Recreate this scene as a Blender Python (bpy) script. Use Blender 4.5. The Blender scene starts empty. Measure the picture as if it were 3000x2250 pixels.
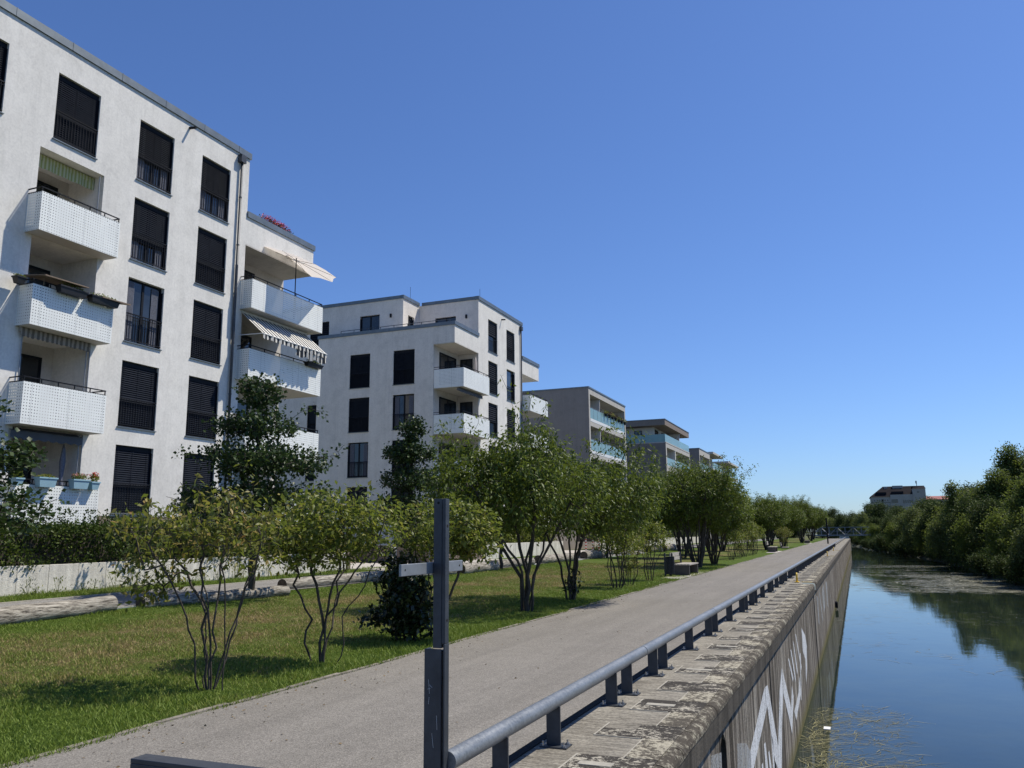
import bpy, math, random
import numpy as np
from mathutils import Matrix, Vector
D = bpy.data
SC = bpy.context.scene
COL = SC.collection
rad = math.radians
random.seed(7)

# ------------------------------------------------------------------ camera
def norm(v):
    v = np.array(v, float); return v / np.linalg.norm(v)
F = 2430.0
Yc = norm([2510 - 1500, 1555 - 1125, F])
sroll = 0.0083
Zc = norm([-sroll, -1, (sroll * Yc[0] + Yc[1]) / Yc[2]])
Xc = norm(np.cross(Yc, Zc))
CM = np.array([Xc, Yc, Zc])
cam_d = D.cameras.new('camera'); cam = D.objects.new('camera', cam_d); COL.objects.link(cam)
cam_d.sensor_width = 36; cam_d.lens = F / 3000 * 36
cam_d.clip_start = 0.05; cam_d.clip_end = 6000
m4 = Matrix.Identity(4)
for r in range(3):
    m4[r][0] = CM[r][0]; m4[r][1] = -CM[r][1]; m4[r][2] = -CM[r][2]
m4[2][3] = 1.65
cam.matrix_world = m4
SC.camera = cam

# ------------------------------------------------------------------ sky and sun
SUN = norm([.45, .467, 1.0])
elev = math.asin(SUN[2]); azim = math.atan2(SUN[0], SUN[1])
w = D.worlds.new('World'); SC.world = w; w.use_nodes = True
nt = w.node_tree; nt.nodes.clear()
sky = nt.nodes.new('ShaderNodeTexSky'); sky.sky_type = 'NISHITA'; sky.sun_disc = False
sky.sun_elevation = elev; sky.sun_rotation = azim
sky.air_density = 1.0; sky.dust_density = 0.35; sky.ozone_density = 3.0; sky.altitude = 100
bg = nt.nodes.new('ShaderNodeBackground'); bg.inputs['Strength'].default_value = 0.083
wo = nt.nodes.new('ShaderNodeOutputWorld')
tint = nt.nodes.new('ShaderNodeMix'); tint.data_type = 'RGBA'; tint.blend_type = 'MULTIPLY'; tint.inputs[0].default_value = 1
tint.inputs[7].default_value = (.81, 1.04, 1.47, 1)      # camera white balance of the photograph: a deeper blue
nt.links.new(sky.outputs[0], tint.inputs[6]); nt.links.new(tint.outputs[2], bg.inputs[0]); nt.links.new(bg.outputs[0], wo.inputs[0])
sl = D.lights.new('sun', 'SUN'); sl.energy = 5.0; sl.angle = rad(0.55); sl.color = (1.0, .93, .80)
so = D.objects.new('sun', sl); COL.objects.link(so)
so.rotation_euler = Vector(-SUN).to_track_quat('-Z', 'Y').to_euler()
so.location = (0, 0, 60)
vs = SC.view_settings
vs.view_transform = 'Standard'; vs.look = 'None'; vs.exposure = 0.12; vs.gamma = 1.0
try: vs.use_curve_mapping = False
except Exception: pass
SC.cycles.max_bounces = 6; SC.cycles.transparent_max_bounces = 16
SC.cycles.diffuse_bounces = 3; SC.cycles.glossy_bounces = 3

# ------------------------------------------------------------------ materials
class NB:
    """small node-building helper"""
    def __init__(s, name):
        s.m = D.materials.new(name); s.m.use_nodes = True
        s.t = s.m.node_tree; s.t.nodes.clear()
        s.out = s.n('ShaderNodeOutputMaterial')
        s.b = s.n('ShaderNodeBsdfPrincipled'); s.l(s.b.outputs[0], s.out.inputs[0])
        s._tc = None
    def n(s, k): return s.t.nodes.new(k)
    def l(s, a, b): s.t.links.new(a, b)
    def tc(s, what='Object'):
        if s._tc is None: s._tc = s.n('ShaderNodeTexCoord')
        return s._tc.outputs[what]
    def map(s, scale=(1, 1, 1), src=None):
        m = s.n('ShaderNodeMapping'); m.inputs['Scale'].default_value = scale
        s.l(src or s.tc(), m.inputs[0]); return m.outputs[0]
    def noise(s, scale, detail=4, rough=.6, vec=None, dist=0):
        k = s.n('ShaderNodeTexNoise'); k.inputs['Scale'].default_value = scale
        k.inputs['Detail'].default_value = detail; k.inputs['Roughness'].default_value = rough
        k.inputs['Distortion'].default_value = dist
        s.l(vec or s.tc(), k.inputs['Vector']); return k.outputs['Fac']
    def ramp(s, fac, stops, interp='LINEAR'):
        r = s.n('ShaderNodeValToRGB'); r.color_ramp.interpolation = interp
        e = r.color_ramp.elements
        while len(e) < len(stops): e.new(0.5)
        for i, (p, c) in enumerate(stops):
            e[i].position = p
            e[i].color = (c[0], c[1], c[2], 1) if hasattr(c, '__len__') else (c, c, c, 1)
        s.l(fac, r.inputs[0]); return r.outputs[0]
    def mix(s, fac, a, b, mode='MIX'):
        k = s.n('ShaderNodeMix'); k.data_type = 'RGBA'; k.blend_type = mode
        for sock, v in ((k.inputs[0], fac), (k.inputs[6], a), (k.inputs[7], b)):
            if hasattr(v, 'is_output') or isinstance(v, bpy.types.NodeSocket): s.l(v, sock)
            elif hasattr(v, '__len__'): sock.default_value = (v[0], v[1], v[2], 1)
            else: sock.default_value = v
        return k.outputs[2]
    def math(s, op, a, b=None):
        k = s.n('ShaderNodeMath'); k.operation = op
        for i, v in enumerate((a, b)):
            if v is None: continue
            if isinstance(v, bpy.types.NodeSocket): s.l(v, k.inputs[i])
            else: k.inputs[i].default_value = v
        return k.outputs[0]
    def xyz(s, src=None):
        k = s.n('ShaderNodeSeparateXYZ'); s.l(src or s.tc(), k.inputs[0]); return k.outputs
    def bump(s, h, strength, dist=.01):
        k = s.n('ShaderNodeBump'); k.inputs['Strength'].default_value = strength
        k.inputs['Distance'].default_value = dist
        s.l(h, k.inputs['Height']); s.l(k.outputs[0], s.b.inputs['Normal'])
    def set(s, **kw):
        for k, v in kw.items():
            sock = s.b.inputs[{'color': 'Base Color', 'rough': 'Roughness', 'metal': 'Metallic', 'spec': 'Specular IOR Level', 'ior': 'IOR', 'trans': 'Transmission Weight', 'alpha': 'Alpha'}[k]]
            if isinstance(v, bpy.types.NodeSocket): s.l(v, sock)
            elif hasattr(v, '__len__'): sock.default_value = (v[0], v[1], v[2], 1)
            else: sock.default_value = v

def simple(name, c, rough=.6, var=.12, scale=6, metal=0, bump=0, spec=.4):
    b = NB(name)
    n = b.noise(scale, 5)
    lo = [x * (1 - var) for x in c]; hi = [min(1, x * (1 + var)) for x in c]
    b.set(color=b.ramp(n, [(.3, lo), (.7, hi)]), rough=rough, metal=metal, spec=spec)
    if bump: b.bump(b.noise(scale * 8, 4), bump)
    return b.m

def stucco(name, c, var=.07):
    b = NB(name)
    n1 = b.noise(1.3, 7, .68); n2 = b.noise(14, 4, .6)
    z = b.map((.9, .9, .12)); st = b.noise(1.8, 4, .6, z)
    c1 = b.ramp(n1, [(.28, [x * (1 - 2 * var) for x in c]), (.5, c), (.75, [min(1, x * (1 + var)) for x in c])])
    c2 = b.mix(.4, c1, b.ramp(n2, [(.35, .78), (.6, 1.0)]), 'MULTIPLY')
    st2 = b.noise(5.5, 4, .7, b.map((1, 1, .05)))
    c3 = b.mix(.35, c2, b.ramp(st, [(.35, .82), (.6, 1.0)]), 'MULTIPLY')
    c3 = b.mix(.22, c3, b.ramp(st2, [(.34, .72), (.48, 1.0)]), 'MULTIPLY')
    sw = b.noise(4.5, 4, .6, None, 1.6)
    c3 = b.mix(.4, c3, b.ramp(sw, [(.38, .86), (.55, 1.0)]), 'MULTIPLY')
    b.set(color=c3, rough=.92, spec=.15)
    b.bump(b.noise(60, 5, .7), .5, .01)
    return b.m

M = {}
M['stucco'] = stucco('light_stucco', (.765, .745, .70), .07)
M['stucco2'] = stucco('warm_light_stucco', (.75, .705, .645))
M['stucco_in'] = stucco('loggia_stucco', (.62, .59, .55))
M['greystucco'] = stucco('grey_stucco', (.30, .27, .245), .05)
M['brownstucco'] = stucco('brown_grey_stucco', (.26, .22, .195), .05)
M['palestucco'] = stucco('pale_grey_stucco', (.50, .48, .445), .05)
M['whitestucco'] = stucco('white_stucco', (.72, .70, .67), .04)
M['zinc'] = simple('zinc_trim', (.16, .185, .20), .45, .15, 3, .5)
M['dark'] = simple('anthracite_metal', (.012, .014, .019), .6, .2, 5, spec=.12)
M['blind'] = simple('blind_slats', (.026, .030, .040), .85, .15, 4, spec=.03)
M['blind2'] = simple('dark_blind_slats', (.020, .023, .03), .8, .15, 4, spec=.05)
M['slab'] = simple('concrete_slab', (.52, .50, .47), .8, .06, 3)
M['steel'] = simple('painted_steel', (.052, .058, .068), .45, .25, 9, .25, .1)
M['lightsteel'] = simple('galvanised_arm', (.25, .265, .28), .5, .15, 10, .4)
M['bolt'] = simple('zinc_bolt', (.5, .5, .5), .3, .1, 5, .9)
M['yellow'] = simple('yellow_paint', (.62, .42, .04), .5, .2, 20)
M['white'] = simple('white_paint', (.72, .72, .7), .5, .06, 8)
M['red'] = simple('red_paint', (.5, .03, .02), .5, .1, 8)
M['black'] = simple('black_plastic', (.012, .012, .014), .5, .2, 8)
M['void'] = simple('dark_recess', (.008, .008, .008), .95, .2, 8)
b = NB('parasol_fabric'); b.set(color=b.ramp(b.noise(4, 3), [(.3, (.80, .75, .71)), (.7, (.88, .83, .79))]), rough=.85, spec=.1)
tl = b.n('ShaderNodeBsdfTranslucent'); tl.inputs[0].default_value = (.85, .79, .74, 1); mx = b.n('ShaderNodeMixShader'); mx.inputs[0].default_value = .45
b.l(b.b.outputs[0], mx.inputs[1]); b.l(tl.outputs[0], mx.inputs[2]); b.l(mx.outputs[0], b.out.inputs[0]); M['cream'] = b.m
M['greycloth'] = simple('grey_fabric', (.17, .18, .22), .9, .25, 20)
M['bluepot'] = simple('light_blue_plastic', (.30, .47, .55), .5, .05, 4)
M['plank'] = simple('weathered_plank', (.20, .15, .11), .8, .2, 15)
M['terra'] = simple('flower_red', (.65, .03, .03), .6, .5, 60)
M['pink'] = simple('flower_pink', (.75, .28, .25), .6, .6, 60)
M['aqua'] = None

b = NB('galvanised_pipe')
n = b.noise(40, 5, .75); n2 = b.noise(2.2, 4)
b.set(color=b.mix(.5, b.ramp(n, [(.35, (.10, .112, .125)), (.62, (.26, .28, .30))]), b.ramp(n2, [(.3, (.10, .112, .122)), (.7, (.22, .235, .25))])),
      rough=b.ramp(n, [(.3, .38), (.7, .55)]), metal=.3)
b.bump(b.noise(90, 4), .12, .004); M['pipe'] = b.m

def glassmat(name, c=(.02, .025, .03), rough=.04, var=None):
    b = NB(name)
    n = b.noise(.7, 3)
    b.set(color=b.ramp(n, [(.35, [x * .5 for x in c]), (.65, [x * 1.6 for x in c])]), rough=rough, spec=.7)
    b.bump(b.noise(1.1, 2), .05, .02)
    return b.m
M['glass'] = glassmat('window_glass')
b = NB('turquoise_glass'); b.set(color=(.30, .46, .45), rough=.15, spec=.5)
tr = b.n('ShaderNodeBsdfTransparent'); tr.inputs[0].default_value = (.55, .8, .82, 1)
mx = b.n('ShaderNodeMixShader'); mx.inputs[0].default_value = .68
b.l(tr.outputs[0], mx.inputs[1]); b.l(b.b.outputs[0], mx.inputs[2]); b.l(mx.outputs[0], b.out.inputs[0]); M['aqua'] = b.m

# perforated balcony sheet: real see-through holes on an even grid
def perforated(name, c, pitch, hole):
    b = NB(name)
    o = b.xyz()
    u = b.math('ADD', o[0], o[1])
    f1 = b.math('ABSOLUTE', b.math('SUBTRACT', b.math('FRACT', b.math('DIVIDE', u, pitch)), .5))
    f2 = b.math('ABSOLUTE', b.math('SUBTRACT', b.math('FRACT', b.math('DIVIDE', o[2], pitch)), .5))
    r = b.math('SQRT', b.math('ADD', b.math('POWER', f1, 2.0), b.math('POWER', f2, 2.0)))
    inside = b.math('LESS_THAN', r, hole / pitch / 2)
    # joints between sheets every 15 rows of holes
    j = b.math('LESS_THAN', b.math('ABSOLUTE', b.math('SUBTRACT', b.math('FRACT', b.math('DIVIDE', u, pitch * 14)), .5)), .004)
    n = b.noise(1.5, 4)
    col = b.ramp(n, [(.3, [x * .93 for x in c]), (.7, c)])
    b.set(color=b.mix(j, col, (.3, .32, .32)), rough=.45, spec=.4)
    tr = b.n('ShaderNodeBsdfTransparent'); mx = b.n('ShaderNodeMixShader')
    b.l(inside, mx.inputs[0]); b.l(b.b.outputs[0], mx.inputs[1]); b.l(tr.outputs[0], mx.inputs[2]); b.l(mx.outputs[0], b.out.inputs[0])
    return b.m
M['perf'] = perforated('perforated_white_sheet', (.84, .86, .83), .087, .031)

# asphalt of the quay path: exposed fine gravel
def asphalt(name, c, scale=105):
    b = NB(name)
    v = b.n('ShaderNodeTexVoronoi'); v.inputs['Scale'].default_value = scale; b.l(b.tc(), v.inputs['Vector'])
    sp = b.ramp(b.math('MULTIPLY', b.xyz(v.outputs['Color'])[0], 1.0), [(.0, [x * .70 for x in c]), (.5, c), (1.0, [x * 1.38 for x in c])])
    big = b.noise(.35, 6, .65); mid = b.noise(5, 4, .6)
    c1 = b.mix(.75, sp, b.ramp(big, [(.3, .80), (.7, 1.0)]), 'MULTIPLY')
    c2 = b.mix(.6, c1, b.ramp(mid, [(.3, .85), (.65, 1.0)]), 'MULTIPLY')
    st = b.noise(1.1, 3, .5, b.map((1.6, .12, 1)))
    c2 = b.mix(.5, c2, b.ramp(st, [(.3, .86), (.6, 1.0)]), 'MULTIPLY')
    wear = b.noise(.9, 5, .7, b.map((2.2, .10, 1)), .3)
    c2 = b.mix(.55, c2, b.ramp(wear, [(.40, .84), (.52, 1.0), (.66, 1.06)]), 'MULTIPLY')
    stain = b.noise(1.6, 4, .65, b.map((1, .8, 1)))
    c2 = b.mix(b.ramp(stain, [(.64, 0.0), (.72, .35)]), c2, [x * .6 for x in c])
    b.set(color=c2, rough=.9, spec=.2)
    b.bump(v.outputs['Distance'], .35, .006)
    return b.m
M['asphalt'] = asphalt('brown_grey_asphalt', (.222, .207, .184))
M['asphalt2'] = asphalt('grey_garden_path', (.235, .225, .21), 50)
M['paving'] = simple('pale_concrete_paving', (.42, .39, .35), .9, .14, 5, 0, .3)
M['kerb'] = simple('kerb_concrete', (.20, .18, .15), .9, .45, 6, 0, .5)

def lawn_colour(b):
    """dry and green patches, the same for turf sheet and blades"""
    n = b.noise(.32, 5, .62); n2 = b.noise(2.6, 4, .6)
    x = b.xyz()
    # greener next to the watered strip at the path edge and by the logs, dry in the middle
    mid = b.math('ABSOLUTE', b.math('ADD', x[0], 10.3))
    edge = b.ramp(b.math('DIVIDE', mid, 5.0), [(.30, 0.04), (.80, .34)])
    t = b.math('ADD', b.math('SUBTRACT', n, .465), b.math('ADD', edge, b.math('MULTIPLY', b.math('SUBTRACT', n2, .5), .5)))
    return t
b = NB('turf')
t = lawn_colour(b)
g = b.ramp(t, [(-.08, (.185, .148, .07)), (.0, (.14, .135, .05)), (.10, (.105, .13, .03)), (.30, (.075, .118, .018))])
fine = b.noise(55, 4, .7)
g = b.mix(.7, g, b.ramp(fine, [(.3, .55), (.7, 1.15)]), 'MULTIPLY')
b.set(color=g, rough=.95, spec=.1); b.bump(b.noise(70, 4, .8), .9, .03); M['turf'] = b.m
def blade_mat(name, dry, mid, green):
    b = NB(name)
    t = lawn_colour(b)
    geo = b.n('ShaderNodeNewGeometry')
    rnd = geo.outputs['Random Per Island']
    t2 = b.math('ADD', t, b.math('MULTIPLY', b.math('SUBTRACT', rnd, .5), .42))
    g = b.ramp(t2, [(-.12, dry), (-.06, dry), (.07, mid), (.32, green)])
    b.set(color=g, rough=.6, spec=.25)
    tl = b.n('ShaderNodeBsdfTranslucent'); b.l(g, tl.inputs[0])
    mx = b.n('ShaderNodeMixShader'); mx.inputs[0].default_value = .3
    b.l(b.b.outputs[0], mx.inputs[1]); b.l(tl.outputs[0], mx.inputs[2]); b.l(mx.outputs[0], b.out.inputs[0])
    return b.m
M['blades'] = blade_mat('grass_blades', (.34, .27, .12), (.23, .25, .058), (.165, .235, .036))
M['earth'] = simple('earth_and_grass', (.075, .085, .035), .95, .4, .6, 0, .5)
M['bank'] = simple('bank_earth', (.030, .036, .014), .95, .4, 1.5, 0, .5)

def leafmat(name, stops, gloss=.42, transl=.32, clump=.8, cscale=1.2, spec=.38):
    b = NB(name)
    geo = b.n('ShaderNodeNewGeometry'); rnd = geo.outputs['Random Per Island']
    n = b.noise(cscale, 3)
    t = b.math('ADD', b.math('MULTIPLY', rnd, 1 - clump * .5), b.math('MULTIPLY', b.math('SUBTRACT', n, .35), clump))
    c = b.ramp(t, stops)
    b.set(color=c, rough=gloss, spec=spec)
    tl = b.n('ShaderNodeBsdfTranslucent')
    b.l(b.mix(.5, c, (.30, .38, .05), 'MIX') if transl > .25 else c, tl.inputs[0])
    mx = b.n('ShaderNodeMixShader'); mx.inputs[0].default_value = transl
    b.l(b.b.outputs[0], mx.inputs[1]); b.l(tl.outputs[0], mx.inputs[2]); b.l(mx.outputs[0], b.out.inputs[0])
    return b.m
M['leaf_amel'] = leafmat('shrub_leaves', [(.0, (.055, .075, .018)), (.3, (.10, .125, .026)), (.52, (.18, .18, .036)), (.74, (.28, .22, .055)), (.95, (.28, .13, .045))], .5, .35, .5, 1.5, .3)
M['litter'] = simple('dead_leaf', (.16, .11, .05), .8, .4, 30)
M['leaf_amel2'] = leafmat('yellowish_shrub_leaves', [(.0, (.055, .080, .018)), (.35, (.105, .14, .025)), (.68, (.19, .21, .036)), (.95, (.32, .24, .05))], .5, .35, .5, 1.5, .3)
M['leaf_cherry'] = leafmat('cherry_leaves', [(.0, (.040, .068, .011)), (.5, (.085, .128, .020)), (.85, (.15, .19, .030)), (1.0, (.17, .19, .035))], .48, .27, .7, .9, .25)
M['leaf_dark'] = leafmat('dark_bush_leaves', [(.0, (.010, .018, .007)), (.6, (.022, .038, .011)), (1.0, (.07, .10, .03))], .34, .12, .5, 2)
M['leaf_lime'] = leafmat('lime_leaves', [(.0, (.022, .044, .015)), (.6, (.042, .074, .021)), (1.0, (.10, .145, .035))], .45, .22, .6, 1.2, .25)
M['leaf_hedge'] = leafmat('hedge_leaves', [(.0, (.022, .045, .010)), (.5, (.05, .085, .014)), (1.0, (.15, .18, .03))], .5, .25, .8, 1.1, .22)
M['leaf_bank'] = leafmat('bank_tree_leaves', [(.0, (.044, .066, .020)), (.5, (.095, .125, .036)), (1.0, (.19, .22, .07))], .6, .3, .9, .5, .12)
M['leaf_bank2'] = leafmat('grey_willow_leaves', [(.0, (.055, .076, .030)), (.5, (.12, .145, .055)), (1.0, (.23, .25, .11))], .6, .3, .9, .5, .12)
M['leaf_bank3'] = leafmat('light_bank_leaves', [(.0, (.06, .09, .018)), (.5, (.13, .165, .035)), (1.0, (.25, .27, .07))], .6, .3, .9, .5, .12)
M['leaf_bank4'] = leafmat('deep_green_leaves', [(.0, (.030, .050, .014)), (.5, (.068, .098, .024)), (1.0, (.15, .18, .048))], .6, .25, .9, .5, .12)

b = NB('bark')
n = b.noise(9, 5, .7, b.map((3, 3, .6)))
b.set(color=b.ramp(n, [(.3, (.035, .030, .025)), (.6, (.085, .075, .062)), (.8, (.15, .14, .12))]), rough=.9, spec=.15)
b.bump(b.noise(30, 4, .7), .5, .01); M['bark'] = b.m

b = NB('weathered_log')
v = b.map((8, .7, 8)); n = b.noise(3.5, 6, .75, v)
n2 = b.noise(2.0, 5, .7)
c = b.ramp(n, [(.36, (.035, .03, .026)), (.46, (.22, .20, .17)), (.62, (.48, .45, .39)), (.8, (.62, .59, .52))])
b.set(color=b.mix(.6, c, b.ramp(n2, [(.3, .6), (.65, 1.0)]), 'MULTIPLY'), rough=.9, spec=.1)
b.bump(n, .8, .03); M['log'] = b.m
M['logend'] = simple('log_end_grain', (.10, .075, .05), .9, .5, 12, 0, .5)

# old concrete of retaining walls, with run-off streaks
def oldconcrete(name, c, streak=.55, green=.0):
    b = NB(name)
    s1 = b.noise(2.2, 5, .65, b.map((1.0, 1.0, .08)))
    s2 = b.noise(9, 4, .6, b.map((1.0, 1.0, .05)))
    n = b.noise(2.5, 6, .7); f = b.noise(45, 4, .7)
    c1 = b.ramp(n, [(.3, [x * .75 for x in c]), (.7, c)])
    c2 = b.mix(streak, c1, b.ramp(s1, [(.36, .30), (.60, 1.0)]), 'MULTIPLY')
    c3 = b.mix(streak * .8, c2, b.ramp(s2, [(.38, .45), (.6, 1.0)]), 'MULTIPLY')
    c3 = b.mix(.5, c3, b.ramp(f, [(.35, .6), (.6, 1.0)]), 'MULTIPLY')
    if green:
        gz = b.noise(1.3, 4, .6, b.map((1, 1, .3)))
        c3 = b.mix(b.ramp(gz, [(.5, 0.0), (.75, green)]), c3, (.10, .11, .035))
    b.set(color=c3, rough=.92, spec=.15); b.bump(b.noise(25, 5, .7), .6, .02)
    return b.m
M['retwall'] = oldconcrete('retaining_wall_concrete', (.90, .87, .79), .28)
# quay wall face: strong vertical streaks
b = NB('quay_wall_face')
o = b.xyz()
s1 = b.noise(1.6, 6, .7, b.map((1, 1.6, .06))); s2 = b.noise(6, 6, .72, b.map((1, 1.4, .05)))
n = b.noise(.5, 5, .65); f = b.noise(28, 5, .75)
c1 = b.ramp(n, [(.3, (.16, .14, .115)), (.5, (.27, .245, .215)), (.72, (.40, .38, .34))])
c2 = b.mix(.85, c1, b.ramp(s1, [(.36, (.22, .20, .18)), (.48, (.72, .70, .67)), (.60, (1.35, 1.35, 1.32))]), 'MULTIPLY')
c3 = b.mix(.8, c2, b.ramp(s2, [(.40, (.25, .23, .21)), (.5, (.9, .9, .88)), (.60, (1.6, 1.6, 1.6))]), 'MULTIPLY')
s3 = b.noise(22, 5, .7, b.map((1, 1.2, .04)))
c3 = b.mix(.7, c3, b.ramp(s3, [(.38, .45), (.6, 1.25)]), 'MULTIPLY')
c3 = b.mix(.45, c3, b.ramp(f, [(.35, .55), (.6, 1.1)]), 'MULTIPLY')
wet = b.ramp(b.math('ADD', o[2], b.math('MULTIPLY', b.math('SUBTRACT', s1, .5), .5)), [(0, 0.0), (1, 1.0)])
wz = b.math('ADD', b.math('MULTIPLY', o[2], -1.0), b.math('MULTIPLY', b.math('SUBTRACT', f, .5), .3))   # metres below coping
moss = b.ramp(b.math('DIVIDE', wz, 3.0), [(.76, 0.0), (.86, .85)])
c4 = b.mix(moss, c3, (.14, .125, .045))
b.set(color=c4, rough=.93, spec=.12); b.bump(b.noise(14, 6, .75), .8, .03); M['quayface'] = b.m
# coping: lichened stone blocks set in smoother concrete
b = NB('quay_coping')
o = b.xyz()
n = b.noise(.9, 5, .7); f = b.noise(30, 6, .78); st = b.noise(7, 5, .7, b.map((.5, 3.0, 1)))
c = b.ramp(n, [(.3, (.22, .20, .165)), (.7, (.38, .355, .30))])
c = b.mix(.8, c, b.ramp(f, [(.36, .45), (.58, 1.12)]), 'MULTIPLY')
c = b.mix(.8, c, b.ramp(st, [(.40, .5), (.58, 1.05)]), 'MULTIPLY')
b.set(color=c, rough=.94, spec=.12); b.bump(f, .5, .01); M['coping'] = b.m
def stone(name, dark, pale, thr):
    b = NB(name)
    a = b.noise(3.0, 6, .75); f = b.noise(26, 6, .78)
    t = b.math('ADD', b.math('MULTIPLY', a, .55), b.math('MULTIPLY', f, .55))
    c = b.ramp(t, [(thr - .06, dark), (thr, [x * 1.3 for x in dark]), (thr + .035, pale), (.8, [min(1, x * 1.25) for x in pale])])
    b.set(color=c, rough=.95, spec=.1); b.bump(t, 1.0, .03)
    return b.m
M['stone_dark'] = stone('dark_lichened_stone', (.055, .05, .044), (.42, .39, .32), .575)
M['stone_pale'] = stone('pale_lichened_stone', (.09, .08, .065), (.40, .37, .29), .54)
M['stone_edge'] = stone('lichened_edge_stone', (.075, .066, .054), (.31, .29, .23), .575)
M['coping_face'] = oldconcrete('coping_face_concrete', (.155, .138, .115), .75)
M['groutline'] = simple('pale_grout', (.34, .32, .27), .9, .2, 20)
b = NB('spray_paint')
f = b.noise(35, 5, .8); s = b.noise(7, 5, .7, b.map((1, 1.4, .08)))
b.set(color=b.ramp(f, [(.3, (.45, .47, .48)), (.6, (.78, .80, .82))]), rough=.8,
      alpha=b.ramp(b.math('ADD', b.math('MULTIPLY', f, .5), b.math('MULTIPLY', s, .6)), [(.44, .05), (.54, .93)])); M['spray'] = b.m
b = NB('grey_spray_paint')
f = b.noise(45, 5, .8); s = b.noise(7, 5, .7, b.map((1, 1.4, .08)))
b.set(color=b.ramp(f, [(.35, (.30, .32, .33)), (.62, (.60, .62, .62))]), rough=.8,
      alpha=b.ramp(b.math('ADD', b.math('MULTIPLY', f, .5), b.math('MULTIPLY', s, .6)), [(.44, .0), (.58, .6)])); M['spray2'] = b.m

# bricks
b = NB('dark_brick')
br = b.n('ShaderNodeTexBrick'); b.l(b.map((1, 1, 1), b.tc()), br.inputs[0])
cmb = b.n('ShaderNodeCombineXYZ'); o = b.xyz(); b.l(b.math('ADD', o[0], o[1]), cmb.inputs[0]); b.l(o[2], cmb.inputs[1]); b.l(cmb.outputs[0], br.inputs[0])
br.inputs['Color1'].default_value = (.09, .065, .05, 1); br.inputs['Color2'].default_value = (.19, .14, .10, 1); br.inputs['Mortar'].default_value = (.30, .27, .23, 1)
br.inputs['Scale'].default_value = 1; br.inputs['Brick Width'].default_value = .3; br.inputs['Row Height'].default_value = .065; br.inputs['Mortar Size'].default_value = .007
b.set(color=b.mix(.5, br.outputs[0], b.ramp(b.noise(8, 4), [(.3, .6), (.7, 1.1)]), 'MULTIPLY'), rough=.9); M['brick'] = b.m

def stripes(name, a, c, axis, period, duty=.5, dist=None):
    b = NB(name)
    o = b.xyz(); f = b.math('FRACT', b.math('DIVIDE', o[axis], period))
    b.set(color=b.mix(b.math('LESS_THAN', f, duty), a, c), rough=.85, spec=.15)
    return b.m
M['awn_dark'] = stripes('striped_awning', (.035, .04, .05), (.62, .60, .55), 1, .26)
M['awn_pale'] = stripes('pale_striped_awning', (.16, .145, .13), (.36, .33, .30), 1, .16)
M['awn_yellow'] = stripes('yellow_striped_awning', (.34, .35, .13), (.52, .51, .32), 1, .12)
M['awn_grey'] = simple('grey_awning', (.10, .11, .13), .85, .08, 4)
M['bollard'] = stripes('red_white_bands', (.65, .64, .62), (.45, .04, .03), 2, .2)

# water
b = NB('canal_water')
o = b.xyz()
n = b.noise(1.0, 3, .5, b.map((.9, .45, 1))); n2 = b.noise(6, 3, .5, b.map((1, .6, 1)))
col = b.ramp(b.noise(.5, 4), [(.35, (.014, .024, .022)), (.7, (.028, .038, .022))])
b.set(color=col, rough=.03, ior=1.333, spec=.5)
h = b.math('ADD', n, b.math('MULTIPLY', n2, .25))
patch = b.ramp(b.noise(.18, 4, .6), [(.35, .2), (.7, 1.0)])
h = b.math('ADD', h, b.math('MULTIPLY', b.noise(16, 2, .5, b.map((1, .6, 1))), .08))
b.bump(b.math('MULTIPLY', h, patch), .12, .045); M['water'] = b.m
M['weed'] = leafmat('water_weed', [(.0, (.06, .06, .022)), (.5, (.15, .14, .055)), (1.0, (.40, .37, .18))], .6, .1, .3, 1)
M['weedfar'] = leafmat('pale_water_weed', [(.0, (.07, .08, .05)), (.5, (.17, .17, .11)), (1.0, (.50, .46, .33))], .5, .1, .5, .4)

# warehouse
M['rooftile'] = simple('dark_roof_tiles', (.020, .018, .020), .95, .2, .5, spec=.05)
M['redroof'] = simple('red_metal_roof', (.28, .09, .075), .7, .1, .5)
M['farwall'] = simple('far_plaster', (.34, .32, .285), .9, .1, .3)

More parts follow.
